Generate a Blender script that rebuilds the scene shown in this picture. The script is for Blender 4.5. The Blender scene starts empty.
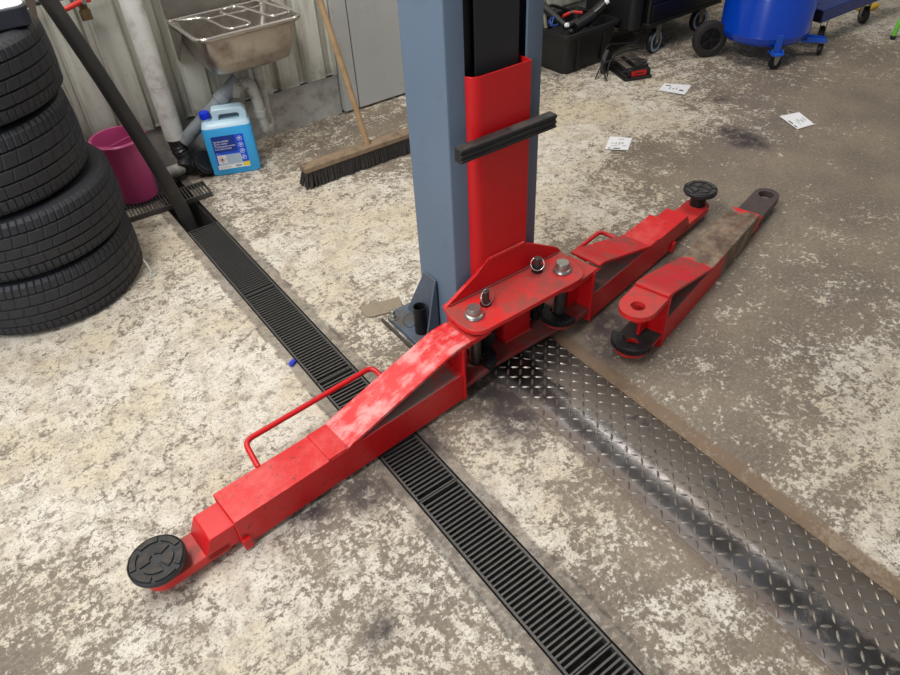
import bpy, bmesh, math, random
from mathutils import Vector, Matrix
PI = math.pi
random.seed(7)
C = bpy.context.scene.collection
SC = bpy.context.scene

# ------------------------------------------------------------------ helpers
def tag(o, label=None, cat=None, group=None, kind=None):
    if label: o['label'] = label
    if cat: o['category'] = cat
    if group: o['group'] = group
    if kind: o['kind'] = kind
    return o

def thing(name, label, cat, loc=(0, 0, 0), rz=0.0, group=None):
    o = bpy.data.objects.new(name, None)
    o.empty_display_size = 0.1
    C.objects.link(o)
    o.location = loc
    o.rotation_euler = (0, 0, rz)
    return tag(o, label, cat, group)

def dup(root, loc, rz, label, group=None):
    r = root.copy(); C.objects.link(r); r.location = loc; r.rotation_euler = (0, 0, rz)
    r['label'] = label
    if group: r['group'] = group
    for ch in list(root.children):
        c = ch.copy(); C.objects.link(c); c.parent = r
        for g in list(ch.children):
            d = g.copy(); C.objects.link(d); d.parent = c
    return r

def obj(name, bm, mat, parent=None, bevel=0.0, seg=2, sharp=35, loc=None, rot=None):
    bmesh.ops.remove_doubles(bm, verts=bm.verts, dist=1e-6)
    bmesh.ops.recalc_face_normals(bm, faces=bm.faces)
    a = math.radians(sharp)
    for f in bm.faces: f.smooth = True
    for e in bm.edges:
        if len(e.link_faces) == 2:
            if e.calc_face_angle(0) > a: e.smooth = False
        else: e.smooth = False
    me = bpy.data.meshes.new(name)
    bm.to_mesh(me); bm.free()
    if isinstance(mat, (list, tuple)):
        for m in mat: me.materials.append(m)
    else: me.materials.append(mat)
    o = bpy.data.objects.new(name, me)
    C.objects.link(o)
    if parent: o.parent = parent
    if loc: o.location = loc
    if rot: o.rotation_euler = rot
    if bevel:
        b = o.modifiers.new('bevel', 'BEVEL'); b.width = bevel; b.segments = seg
        b.limit_method = 'ANGLE'; b.angle_limit = math.radians(40)
        b.harden_normals = False
    return o

def BM(): return bmesh.new()

def box(bm, x0, x1, y0, y1, z0, z1, M=None):
    vs = [bm.verts.new((x, y, z)) for x in (x0, x1) for y in (y0, y1) for z in (z0, z1)]
    for q in ((0,1,3,2),(4,6,7,5),(0,4,5,1),(2,3,7,6),(0,2,6,4),(1,5,7,3)):
        bm.faces.new([vs[i] for i in q])
    if M: bmesh.ops.transform(bm, matrix=M, verts=vs)
    return vs

def prism(bm, pts, a, b, axis='z', M=None, mi=0):
    """polygon pts extruded from a to b; axis z: pts=(x,y); y: pts=(x,z); x: pts=(y,z)"""
    def mk(p, t):
        if axis == 'z': return (p[0], p[1], t)
        if axis == 'y': return (p[0], t, p[1])
        return (t, p[0], p[1])
    A = [bm.verts.new(mk(p, a)) for p in pts]; B = [bm.verts.new(mk(p, b)) for p in pts]
    n = len(pts)
    fs = [bm.faces.new(A), bm.faces.new(B[::-1])]
    for i in range(n):
        fs.append(bm.faces.new((A[i], A[(i+1) % n], B[(i+1) % n], B[i])))
    for f in fs: f.material_index = mi
    if M: bmesh.ops.transform(bm, matrix=M, verts=A+B)
    return A + B

def lathe(bm, prof, n=32, M=None, closed=False):
    """prof=(r,z) list spun about z"""
    rings = []; allv = []
    for r, z in prof:
        if r < 1e-6:
            v = bm.verts.new((0, 0, z)); rings.append([v]); allv.append(v)
        else:
            ring = [bm.verts.new((r*math.cos(2*PI*i/n), r*math.sin(2*PI*i/n), z)) for i in range(n)]
            rings.append(ring); allv += ring
    pairs = list(zip(rings, rings[1:]))
    if closed: pairs.append((rings[-1], rings[0]))
    for A, B in pairs:
        for i in range(n):
            j = (i+1) % n
            if len(A) == 1 and len(B) == 1: continue
            if len(A) == 1: bm.faces.new((A[0], B[i], B[j]))
            elif len(B) == 1: bm.faces.new((A[i], A[j], B[0]))
            else: bm.faces.new((A[i], A[j], B[j], B[i]))
    if M: bmesh.ops.transform(bm, matrix=M, verts=allv)
    return allv

def cyl(bm, c, r, z0, z1, n=24, M=None, r2=None):
    r2 = r if r2 is None else r2
    T = Matrix.Translation((c[0], c[1], 0))
    return lathe(bm, [(0, z0), (r, z0), (r2, z1), (0, z1)], n, (M @ T) if M else T)

def align(p, q):
    """matrix taking +z segment of length |q-p| to p->q"""
    p = Vector(p); q = Vector(q); d = q - p
    return Matrix.Translation(p) @ d.to_track_quat('Z', 'Y').to_matrix().to_4x4(), d.length

def rod(bm, p, q, r, n=16, r2=None):
    M, L = align(p, q)
    return lathe(bm, [(0, 0), (r, 0), (r if r2 is None else r2, L), (0, L)], n, M)

def smooth_path(pts, rad, k=6):
    pts = [Vector(p) for p in pts]; out = [pts[0]]
    for i in range(1, len(pts)-1):
        a, b, c = pts[i-1], pts[i], pts[i+1]
        ra = min(rad, (a-b).length*0.48, (c-b).length*0.48)
        p = b + (a-b).normalized()*ra; q = b + (c-b).normalized()*ra
        for j in range(k+1):
            t = j/k; out.append(p*(1-t)**2 + b*2*t*(1-t) + q*t*t)
    out.append(pts[-1]); return out

def tube(bm, pts, r, n=12, cap=True, closed=False):
    pts = [Vector(p) for p in pts]; N = len(pts); rings = []
    up = None
    for i, p in enumerate(pts):
        if closed: d = pts[(i+1) % N] - pts[i-1]
        else: d = pts[min(i+1, N-1)] - pts[max(i-1, 0)]
        d.normalize()
        if up is None:
            up = Vector((0, 0, 1)) if abs(d.z) < 0.9 else Vector((1, 0, 0))
        x = up - d*up.dot(d)
        if x.length < 1e-5: x = d.orthogonal()
        x.normalize(); y = d.cross(x); up = x
        rr = r[i] if isinstance(r, (list, tuple)) else r
        rings.append([bm.verts.new(p + (x*math.cos(2*PI*j/n) + y*math.sin(2*PI*j/n))*rr) for j in range(n)])
    pr = list(zip(rings, rings[1:]))
    if closed: pr.append((rings[-1], rings[0]))
    for A, B in pr:
        for j in range(n): bm.faces.new((A[j], A[(j+1) % n], B[(j+1) % n], B[j]))
    if cap and not closed: bm.faces.new(rings[0]); bm.faces.new(rings[-1][::-1])

def rrect(x0, x1, y0, y1, r, k=5):
    out = []
    rs = r if isinstance(r, (list, tuple)) else [r]*4
    for (cx, cy, a0, rr) in ((x1, y1, 0, rs[0]), (x0, y1, 90, rs[1]), (x0, y0, 180, rs[2]), (x1, y0, 270, rs[3])):
        sx = 1 if cx == x1 else -1; sy = 1 if cy == y1 else -1
        if rr <= 0: out.append((cx, cy)); continue
        ccx = cx - sx*rr; ccy = cy - sy*rr
        for j in range(k+1):
            a = math.radians(a0 + 90*j/k); out.append((ccx + rr*math.cos(a), ccy + rr*math.sin(a)))
    return out

def ring_plate(bm, outer, hc, hr, z0, z1, n=32, M=None):
    """plate with outline 'outer' (list xy, star-shaped about hc) and a round hole"""
    # resample the outline to angles about hc, keep the corners
    A = []
    m = len(outer)
    def hit(a):
        d = Vector((math.cos(a), math.sin(a))); best = None
        for i in range(m):
            p = Vector(outer[i]) - Vector(hc); q = Vector(outer[(i+1) % m]) - Vector(hc); e = q - p
            den = d.x*e.y - d.y*e.x
            if abs(den) < 1e-12: continue
            t = (p.x*e.y - p.y*e.x)/den; u = (p.x*d.y - p.y*d.x)/den
            if t > 0 and -1e-6 <= u <= 1+1e-6 and (best is None or t > best): best = t
        return best
    angs = sorted(set([round(2*PI*i/n, 5) for i in range(n)] + [round(math.atan2(p[1]-hc[1], p[0]-hc[0]) % (2*PI), 5) for p in outer]))
    vs = []
    rows = []
    for a in angs:
        t = hit(a)
        ox, oy = hc[0]+t*math.cos(a), hc[1]+t*math.sin(a)
        ix, iy = hc[0]+hr*math.cos(a), hc[1]+hr*math.sin(a)
        row = [bm.verts.new(c) for c in ((ox, oy, z0), (ox, oy, z1), (ix, iy, z1), (ix, iy, z0))]
        rows.append(row); vs += row
    for i in range(len(rows)):
        A, B = rows[i], rows[(i+1) % len(rows)]
        for k in range(4): bm.faces.new((A[k], B[k], B[(k+1) % 4], A[(k+1) % 4]))
    if M: bmesh.ops.transform(bm, matrix=M, verts=vs)
    return vs

def text_obj(name, s, size, mat, parent, M, sx=1.0):
    cu = bpy.data.curves.new(name, 'FONT'); cu.body = s; cu.size = size
    t = bpy.data.objects.new(name+'_c', cu); C.objects.link(t)
    dg = bpy.context.evaluated_depsgraph_get()
    me = bpy.data.meshes.new_from_object(t.evaluated_get(dg))
    bpy.data.objects.remove(t); bpy.data.curves.remove(cu)
    me.name = name
    me.transform(M @ Matrix.Diagonal((sx, 1, 1, 1)))
    me.materials.clear(); me.materials.append(mat)
    o = bpy.data.objects.new(name, me); C.objects.link(o); o.parent = parent
    return o

# ------------------------------------------------------------------ materials
def srgb(r, g, b):
    f = lambda c: (c/255/12.92) if c/255 <= 0.04045 else ((c/255+0.055)/1.055)**2.4
    return (f(r), f(g), f(b), 1)

class NT:
    def __init__(s, name):
        s.m = bpy.data.materials.new(name); s.m.use_nodes = True
        s.t = s.m.node_tree; s.b = s.t.nodes['Principled BSDF']
        s.tc = s.t.nodes.new('ShaderNodeTexCoord')
    def n(s, typ, **kw):
        x = s.t.nodes.new(typ)
        for k, v in kw.items(): setattr(x, k, v)
        return x
    def l(s, a, b): s.t.links.new(a, b)
    def set(s, sock, v):
        if isinstance(v, bpy.types.NodeSocket): s.l(v, sock)
        else: sock.default_value = v
    def noise(s, scale, detail=4, rough=0.55, vec=None, dist=0.0):
        x = s.n('ShaderNodeTexNoise'); x.inputs['Scale'].default_value = scale
        x.inputs['Detail'].default_value = detail; x.inputs['Roughness'].default_value = rough
        x.inputs['Distortion'].default_value = dist
        s.l(vec or s.tc.outputs['Object'], x.inputs['Vector']); return x.outputs['Fac']
    def scaled(s, sc):
        x = s.n('ShaderNodeMapping'); x.inputs['Scale'].default_value = sc
        s.l(s.tc.outputs['Object'], x.inputs['Vector']); return x.outputs['Vector']
    def math(s, op, a, b=0.0, c=0.0, clamp=False):
        x = s.n('ShaderNodeMath', operation=op, use_clamp=clamp)
        s.set(x.inputs[0], a); s.set(x.inputs[1], b); s.set(x.inputs[2], c); return x.outputs[0]
    def ramp(s, v, lo, hi, a=0.0, b=1.0):
        x = s.n('ShaderNodeMapRange', interpolation_type='SMOOTHSTEP')
        s.set(x.inputs['Value'], v); x.inputs['From Min'].default_value = lo; x.inputs['From Max'].default_value = hi
        x.inputs['To Min'].default_value = a; x.inputs['To Max'].default_value = b; return x.outputs['Result']
    def mix(s, f, a, b):
        x = s.n('ShaderNodeMix', data_type='RGBA')
        s.set(x.inputs[0], f); s.set(x.inputs[6], a); s.set(x.inputs[7], b); return x.outputs[2]
    def bump(s, h, strength=0.3, dist=0.002):
        x = s.n('ShaderNodeBump'); x.inputs['Strength'].default_value = strength
        x.inputs['Distance'].default_value = dist; s.l(h, x.inputs['Height']); s.l(x.outputs['Normal'], s.b.inputs['Normal'])
    def upness(s):
        g = s.n('ShaderNodeNewGeometry'); x = s.n('ShaderNodeSeparateXYZ'); s.l(g.outputs['Normal'], x.inputs[0]); return x.outputs['Z']
    def xyz(s):
        x = s.n('ShaderNodeSeparateXYZ'); s.l(s.tc.outputs['Object'], x.inputs[0]); return x.outputs

def grimy(name, col, rough=0.5, metal=0.0, dirt=(60, 50, 42), amount=0.35, scale=14, bump=0.15, bs=90, up=0.0, coat=0.0, spec=0.5, lo=0.36):
    """a base colour with noise-driven dirt; up adds dust that gathers on upward faces"""
    t = NT(name)
    f = t.noise(scale, 6, 0.65)
    d = t.ramp(f, 0.62 - amount*0.35, 0.80, 0, min(1.0, amount*1.6))
    if up:
        u = t.ramp(t.upness(), 0.6, 0.95)
        g = t.ramp(t.noise(scale*0.6, 7, 0.7), lo, 0.68, 0, up)
        d = t.math('MAXIMUM', d, t.math('MULTIPLY', u, g))
    c2 = (col[0]*0.8, col[1]*0.8, col[2]*0.8, 1)
    base = t.mix(t.noise(scale*0.3, 3), col, c2)
    t.l(t.mix(d, base, srgb(*dirt)), t.b.inputs['Base Color'])
    t.l(t.math('ADD', t.math('MULTIPLY', d, 0.3), rough, clamp=True), t.b.inputs['Roughness'])
    t.b.inputs['Metallic'].default_value = metal
    t.b.inputs['Coat Weight'].default_value = coat
    t.b.inputs['Specular IOR Level'].default_value = spec
    if bump: t.bump(t.noise(bs, 5, 0.6), bump, 0.002)
    return t.m

RED = srgb(212, 22, 28)
m_red = grimy('red_paint', RED, 0.38, dirt=(70, 34, 30), amount=0.12, scale=16, bump=0.08, up=0.0)
m_red_dusty = grimy('dusty_red_paint', srgb(218, 40, 40), 0.42, dirt=(122, 76, 66), amount=0.15, scale=15, bump=0.12, up=0.8)
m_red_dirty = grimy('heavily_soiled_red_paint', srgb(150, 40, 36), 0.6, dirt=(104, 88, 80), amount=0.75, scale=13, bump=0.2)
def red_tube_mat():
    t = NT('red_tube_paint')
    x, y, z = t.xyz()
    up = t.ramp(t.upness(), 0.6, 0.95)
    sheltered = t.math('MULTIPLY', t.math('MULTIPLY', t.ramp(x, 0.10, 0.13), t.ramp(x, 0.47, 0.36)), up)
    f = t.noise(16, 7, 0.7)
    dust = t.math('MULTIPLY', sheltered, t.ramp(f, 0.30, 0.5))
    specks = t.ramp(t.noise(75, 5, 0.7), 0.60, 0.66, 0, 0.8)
    scuff_glare = t.math('MULTIPLY', t.ramp(t.noise(9, 8, 0.78), 0.40, 0.66, 0, 0.6), up)  # scuffs plus pink glare painted onto the upward faces
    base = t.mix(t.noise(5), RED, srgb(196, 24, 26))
    base = t.mix(scuff_glare, base, srgb(214, 96, 92))
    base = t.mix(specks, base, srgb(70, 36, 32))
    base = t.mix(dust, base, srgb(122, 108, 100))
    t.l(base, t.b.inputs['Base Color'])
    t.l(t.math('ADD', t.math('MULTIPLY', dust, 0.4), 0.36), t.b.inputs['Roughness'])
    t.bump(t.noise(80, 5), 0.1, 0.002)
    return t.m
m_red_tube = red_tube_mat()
def scuffs_and_glare():
    t = NT('red_paint_with_scuffs_and_glare')
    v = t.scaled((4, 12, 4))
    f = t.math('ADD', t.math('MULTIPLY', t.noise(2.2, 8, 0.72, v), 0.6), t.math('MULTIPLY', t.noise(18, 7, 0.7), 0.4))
    d = t.ramp(f, 0.44, 0.60, 0, 0.9)  # pale streaks: scuffs, spread and lightened to paint in the glare
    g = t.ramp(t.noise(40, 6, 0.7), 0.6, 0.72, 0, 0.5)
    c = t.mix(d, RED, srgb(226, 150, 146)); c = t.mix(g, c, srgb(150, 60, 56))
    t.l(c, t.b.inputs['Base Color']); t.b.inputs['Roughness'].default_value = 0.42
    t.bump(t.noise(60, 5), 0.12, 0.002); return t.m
m_red_scuff_glare = scuffs_and_glare()
def worn():
    t = NT('worn_steel_with_red_paint_remnants')
    x, y, z = t.xyz()
    n = t.noise(22, 8, 0.7)
    xx = t.math('ADD', x, t.math('MULTIPLY', t.math('SUBTRACT', n, 0.5), 0.16))
    bare = t.math('MULTIPLY', t.ramp(xx, 0.425, 0.445), t.ramp(xx, 0.865, 0.85))
    up = t.ramp(t.upness(), 0.5, 0.9)
    lowx = t.ramp(xx, 0.52, 0.56)
    bare = t.math('MULTIPLY', bare, t.math('MAXIMUM', up, lowx))
    tip = t.ramp(xx, 0.90, 0.915)
    dust = t.math('MULTIPLY', t.math('MULTIPLY', t.ramp(x, 0.10, 0.13), t.ramp(x, 0.44, 0.40)), up)
    steel = t.mix(t.ramp(t.noise(14, 8, 0.7), 0.35, 0.65), srgb(150, 132, 112), srgb(92, 76, 64))
    rust = t.mix(t.ramp(t.noise(30, 6, 0.7), 0.5, 0.7), steel, srgb(120, 72, 40))
    red = t.mix(t.ramp(t.noise(40, 8, 0.75), 0.52, 0.66, 0, 0.7), RED, srgb(120, 70, 62))
    c = t.mix(bare, red, rust)
    c = t.mix(t.math('MULTIPLY', dust, t.ramp(n, 0.3, 0.5)), c, srgb(112, 98, 90))
    c = t.mix(tip, c, t.mix(t.noise(25, 6), srgb(84, 70, 64), srgb(60, 52, 50)))
    t.l(c, t.b.inputs['Base Color'])
    t.l(t.math('ADD', t.math('MULTIPLY', bare, 0.1), 0.42), t.b.inputs['Roughness'])
    t.l(t.math('MULTIPLY', bare, 0.35), t.b.inputs['Metallic'])
    t.bump(t.noise(70, 6), 0.2, 0.002); return t.m
m_worn = worn()
m_lug_grease = grimy('greased_red_plate', srgb(190, 24, 28), 0.45, dirt=(44, 38, 36), amount=0.1, scale=9, bump=0.1, up=6.0, lo=0.05)

m_blue_post = grimy('slate_blue_paint', srgb(104, 121, 140), 0.42, dirt=(66, 72, 80), amount=0.2, scale=7, bump=0.05)
m_blue_low = grimy('slate_blue_paint_grimy', srgb(84, 96, 112), 0.5, dirt=(84, 78, 70), amount=0.4, scale=20, bump=0.15, up=1.0)
m_black_panel = grimy('black_steel_panel', srgb(36, 36, 38), 0.55, dirt=(74, 70, 66), amount=0.15, scale=12, bump=0.05)
m_inside = grimy('dark_greased_inside', srgb(24, 24, 28), 0.6, amount=0.2)
m_rubber_bar = grimy('black_rubber_bar', srgb(34, 34, 34), 0.5, dirt=(92, 84, 78), amount=0.05, scale=20, bump=0.15, up=0.75)
m_steel = grimy('zinc_steel', srgb(176, 174, 168), 0.32, 0.85, dirt=(84, 76, 66), amount=0.35, scale=60, bump=0.1)
m_darksteel = grimy('dark_greasy_steel', srgb(92, 88, 84), 0.42, 0.7, dirt=(44, 38, 34), amount=0.5, scale=40, bump=0.15)
m_gear = grimy('black_oxide_gear', srgb(30, 30, 33), 0.45, 0.3, dirt=(60, 54, 50), amount=0.3, scale=60, bump=0.1)
m_padr = grimy('worn_black_rubber', srgb(44, 43, 42), 0.75, dirt=(98, 88, 78), amount=0.3, scale=60, bump=0.4, bs=160, up=0.5)
m_pads = grimy('black_rubber_side', srgb(36, 38, 42), 0.55, dirt=(70, 66, 62), amount=0.2, scale=60, bump=0.2)
m_grate = grimy('grey_cast_grate', srgb(84, 82, 80), 0.4, 0.35, dirt=(104, 96, 86), amount=0.3, scale=30, bump=0.2, up=0.3)
m_trough = grimy('dirty_channel_concrete', srgb(26, 24, 22), 0.9, dirt=(40, 36, 32), amount=0.3)
def tyre_mat():
    t = NT('tyre_rubber')
    n = t.noise(9, 5)
    c = t.mix(n, srgb(30, 32, 38), srgb(40, 40, 43))
    x, y, z = t.xyz()
    sp = t.ramp(t.noise(130, 2, 0.4), 0.81, 0.83)
    c = t.mix(sp, c, srgb(190, 186, 178))
    t.l(c, t.b.inputs['Base Color']); t.b.inputs['Roughness'].default_value = 0.58
    t.bump(t.noise(160, 4), 0.12, 0.001); return t.m
m_tyre = tyre_mat()
m_hose = grimy('black_rubber_hose', srgb(44, 42, 40), 0.6, dirt=(78, 66, 54), amount=0.35, scale=10, bump=0.1)
def transl(name, col, rough, trans, a=1.0, sss=0.0):
    t = NT(name); t.b.inputs['Base Color'].default_value = col; t.b.inputs['Roughness'].default_value = rough
    t.b.inputs['Transmission Weight'].default_value = trans; t.b.inputs['IOR'].default_value = 1.4
    t.bump(t.noise(30, 4), 0.05, 0.001)
    return t.m
m_bucket = transl('translucent_pink_plastic', srgb(208, 84, 142), 0.35, 0.3)
m_can = transl('blue_washer_fluid_seen_through_plastic', srgb(62, 174, 240), 0.22, 0.0)
m_can_top = transl('milky_clear_plastic', srgb(198, 226, 240), 0.3, 0.1)
m_cap = transl('blue_plastic_cap', srgb(10, 48, 214), 0.3, 0.0)
def flat(name, col, rough=0.5, metal=0.0):
    t = NT(name); t.b.inputs['Roughness'].default_value = rough; t.b.inputs['Metallic'].default_value = metal
    c2 = (col[0]*0.88, col[1]*0.88, col[2]*0.88, 1)
    t.l(t.mix(t.noise(40, 3), col, c2), t.b.inputs['Base Color']); return t.m
m_lab_dark = flat('label_navy', srgb(8, 52, 150)); m_lab_blue = flat('label_blue', srgb(12, 84, 222))
m_white = flat('white_print', srgb(238, 240, 240)); m_lab_grey = flat('label_pale_grey', srgb(178, 202, 222))
m_yellow = flat('label_yellow', srgb(240, 214, 50)); m_black = flat('black_print', srgb(24, 24, 26))
m_print_grey = flat('grey_print', srgb(168, 170, 176)); m_redprint = flat('red_label', srgb(208, 20, 26), 0.35)
m_paper = flat('white_card', srgb(236, 236, 238), 0.6)
m_wood = grimy('weathered_wood', srgb(140, 118, 94), 0.7, dirt=(78, 66, 54), amount=0.6, scale=18, bump=0.25)
m_handle_wood = grimy('pale_wooden_handle', srgb(164, 134, 98), 0.6, dirt=(110, 84, 58), amount=0.6, scale=14, bump=0.15)
m_bristle = grimy('dark_bristles', srgb(46, 42, 40), 0.8, dirt=(92, 82, 74), amount=0.4, scale=60, bump=0.3)
m_inox = grimy('stained_stainless_steel', srgb(186, 180, 172), 0.3, 0.9, dirt=(120, 100, 84), amount=0.55, scale=8, bump=0.04)
m_wire = grimy('polished_wire', srgb(214, 208, 200), 0.25, 0.8, amount=0.1)
m_pvc = grimy('grey_plastic_pipe', srgb(130, 136, 140), 0.5, dirt=(70, 62, 54), amount=0.5, scale=14, bump=0.08)
m_pvc_l = grimy('soiled_pale_plastic', srgb(182, 180, 172), 0.5, dirt=(92, 84, 74), amount=0.6, scale=20, bump=0.08)
m_whitepipe = grimy('dirty_white_pipe', srgb(226, 226, 220), 0.5, dirt=(140, 124, 102), amount=0.5, scale=12, bump=0.1)
m_tape = grimy('black_wrapped_tape', srgb(40, 40, 42), 0.4, amount=0.3, bump=0.5, bs=40)
m_brass = grimy('tarnished_brass', srgb(120, 98, 66), 0.4, 0.7, amount=0.5)
m_redlever = grimy('red_lever', srgb(206, 40, 34), 0.45, amount=0.2)
m_bpl = grimy('black_plastic', srgb(18, 18, 19), 0.5, dirt=(44, 42, 40), amount=0.3, scale=12, bump=0.1)
m_barrel = grimy('blue_gloss_enamel', srgb(0, 70, 200), 0.25, dirt=(20, 40, 90), amount=0.1, scale=5, bump=0.0, coat=0.4)
m_bluesteel = grimy('dark_blue_enamel', srgb(22, 50, 128), 0.35, amount=0.15)
m_brightblue = grimy('bright_blue_bracket', srgb(28, 92, 206), 0.35, dirt=(90, 110, 150), amount=0.3, scale=50)
m_wheelgrey = flat('pale_blue_grey_tyre', srgb(138, 150, 176), 0.5)
m_green = flat('lime_green_enamel', srgb(110, 200, 60), 0.4); m_yel2 = flat('yellow_enamel', srgb(236, 190, 40), 0.4)
m_bluepl = flat('blue_plastic_scrap', srgb(30, 50, 190), 0.4)
m_string = flat('white_string', srgb(220, 216, 206), 0.7)

def floor_mat():
    t = NT('worn_painted_concrete')
    at = t.n('ShaderNodeAttribute', attribute_name='paint'); cov = at.outputs['Fac']
    st = t.n('ShaderNodeAttribute', attribute_name='stain'); stain = st.outputs['Fac']
    fine = t.noise(70, 9, 0.75); mid = t.noise(8, 7, 0.66, dist=0.5); med = t.noise(24, 9, 0.74, dist=0.3)
    s = t.math('ADD', t.math('MULTIPLY', fine, 0.44), t.math('ADD', t.math('MULTIPLY', mid, 0.24), t.math('MULTIPLY', med, 0.32)))
    v = t.math('ADD', s, t.math('MULTIPLY', t.math('SUBTRACT', cov, 0.5), 0.20))
    paint = t.ramp(v, 0.494, 0.532)
    # bare concrete
    bare = t.mix(t.ramp(t.noise(3.2, 6, 0.6), 0.35, 0.65), srgb(130, 117, 100), srgb(104, 93, 82))
    bare = t.mix(t.ramp(t.noise(90, 6, 0.7), 0.42, 0.62, 0, 0.6), bare, srgb(146, 134, 115))
    # paint layer with yellowed and grey zones
    pc = t.mix(t.ramp(t.noise(2.2, 5, 0.6), 0.4, 0.62), srgb(212, 204, 190), srgb(200, 186, 160))
    pc = t.mix(t.ramp(t.noise(14, 7, 0.7), 0.44, 0.64, 0, 0.8), pc, srgb(170, 157, 138))
    pc = t.mix(t.ramp(v, 0.60, 0.50, 0, 0.25), pc, srgb(224, 218, 204))
    c = t.mix(paint, bare, pc)
    grime = t.ramp(t.noise(150, 7, 0.78), 0.51, 0.63, 0, 0.75)
    c = t.mix(grime, c, srgb(98, 88, 78))
    grime2 = t.ramp(t.noise(34, 9, 0.74, dist=0.4), 0.51, 0.62, 0, 0.7)
    c = t.mix(grime2, c, srgb(112, 100, 88))
    # scratches
    sv = t.n('ShaderNodeMapping'); sv.inputs['Scale'].default_value = (90, 4, 1); sv.inputs['Rotation'].default_value = (0, 0, 0.9)
    t.l(t.tc.outputs['Object'], sv.inputs['Vector'])
    scr = t.ramp(t.noise(1.0, 2, 0.5, sv.outputs['Vector']), 0.74, 0.78, 0, 0.35)
    c = t.mix(scr, c, srgb(176, 166, 150))
    # smooth cement borders beside the drain and the cover plate
    x, y, z = t.xyz()
    wob = t.math('MULTIPLY', t.math('SUBTRACT', t.noise(12, 5), 0.5), 0.02)
    xw = t.math('ADD', x, wob)
    d1 = t.math('ABSOLUTE', t.math('SUBTRACT', xw, 0.5735))
    b1 = t.ramp(d1, 0.102, 0.092, 0, 0.7)
    cem = t.mix(t.ramp(t.noise(25, 7, 0.7), 0.35, 0.65), srgb(128, 117, 104), srgb(84, 76, 70))
    c = t.mix(b1, c, cem)
    e1 = t.ramp(t.math('ABSOLUTE', t.math('SUBTRACT', d1, 0.1)), 0.008, 0.002, 0, 0.6)
    c = t.mix(t.math('MULTIPLY', e1, t.ramp(t.noise(20, 4), 0.42, 0.55)), c, srgb(56, 50, 46))
    b2 = t.math('MULTIPLY', t.math('MULTIPLY', t.ramp(xw, 1.19, 1.20), t.ramp(xw, 1.265, 1.25, 0, 0.8)), t.ramp(y, 1.35, 1.25))
    c = t.mix(b2, c, t.mix(t.noise(9, 6), srgb(132, 106, 78), srgb(98, 80, 64)))
    b3 = t.math('MULTIPLY', t.math('MULTIPLY', t.ramp(xw, 0.925, 0.94), t.ramp(x, 0.97, 0.965)), t.ramp(y, 1.35, 1.25, 0, 0.5))
    c = t.mix(b3, c, srgb(96, 80, 68))
    c = t.mix(t.math('MULTIPLY', stain, t.ramp(t.noise(20, 8, 0.72), 0.36, 0.52, 0.25, 1)), c, srgb(60, 50, 49))
    t.l(c, t.b.inputs['Base Color'])
    t.l(t.math('ADD', t.math('MULTIPLY', paint, 0.08), t.ramp(t.noise(5, 5), 0.3, 0.7, 0.5, 0.7)), t.b.inputs['Roughness'])
    h = t.math('ADD', t.math('MULTIPLY', paint, 0.8), t.math('MULTIPLY', t.noise(120, 6, 0.7), 0.7))
    t.bump(h, 0.35, 0.0012)
    return t.m
m_floor = floor_mat()

def plate_mat():
    t = NT('tread_plate_steel')
    x, y, z = t.xyz()
    n = t.noise(8, 7, 0.65)
    c = t.mix(t.ramp(n, 0.38, 0.62), srgb(112, 110, 110), srgb(82, 78, 76))
    grime = t.ramp(t.math('ADD', t.noise(11, 8, 0.7), t.ramp(x, 1.04, 1.09, -0.12, 0.16)), 0.46, 0.60, 0, 0.8)
    c = t.mix(grime, c, srgb(110, 101, 91))
    edge = t.math('MULTIPLY', t.ramp(x, 0.99, 0.96), t.ramp(t.noise(16, 6, 0.7), 0.45, 0.6))
    edge2 = t.math('MULTIPLY', t.ramp(x, 1.17, 1.205), t.ramp(t.noise(14, 6, 0.7), 0.4, 0.6))
    rust = t.math('MAXIMUM', edge, edge2)
    c = t.mix(t.math('MULTIPLY', rust, 0.8), c, srgb(86, 60, 44))
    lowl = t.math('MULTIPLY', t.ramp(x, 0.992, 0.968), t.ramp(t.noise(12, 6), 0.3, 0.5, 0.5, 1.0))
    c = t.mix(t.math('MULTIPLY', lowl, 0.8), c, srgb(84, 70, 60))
    dark = t.math('MULTIPLY', t.ramp(y, 1.0, 1.12), 0.75)  # shadow by the carriage painted into the plate colour
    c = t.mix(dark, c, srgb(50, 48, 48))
    t.l(c, t.b.inputs['Base Color'])
    gr = t.math('MAXIMUM', t.math('MAXIMUM', grime, rust), lowl)
    t.l(t.math('SUBTRACT', 0.9, t.math('MULTIPLY', gr, 0.7)), t.b.inputs['Metallic'])
    t.l(t.math('ADD', t.math('MULTIPLY', gr, 0.22), 0.27), t.b.inputs['Roughness'])
    t.bump(t.noise(30, 6, 0.6), 0.15, 0.003); return t.m
m_plate = plate_mat()
m_tread = grimy('polished_tread_steel', srgb(150, 143, 132), 0.36, 0.7, dirt=(90, 80, 70), amount=0.7, scale=24, bump=0.05)

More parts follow.
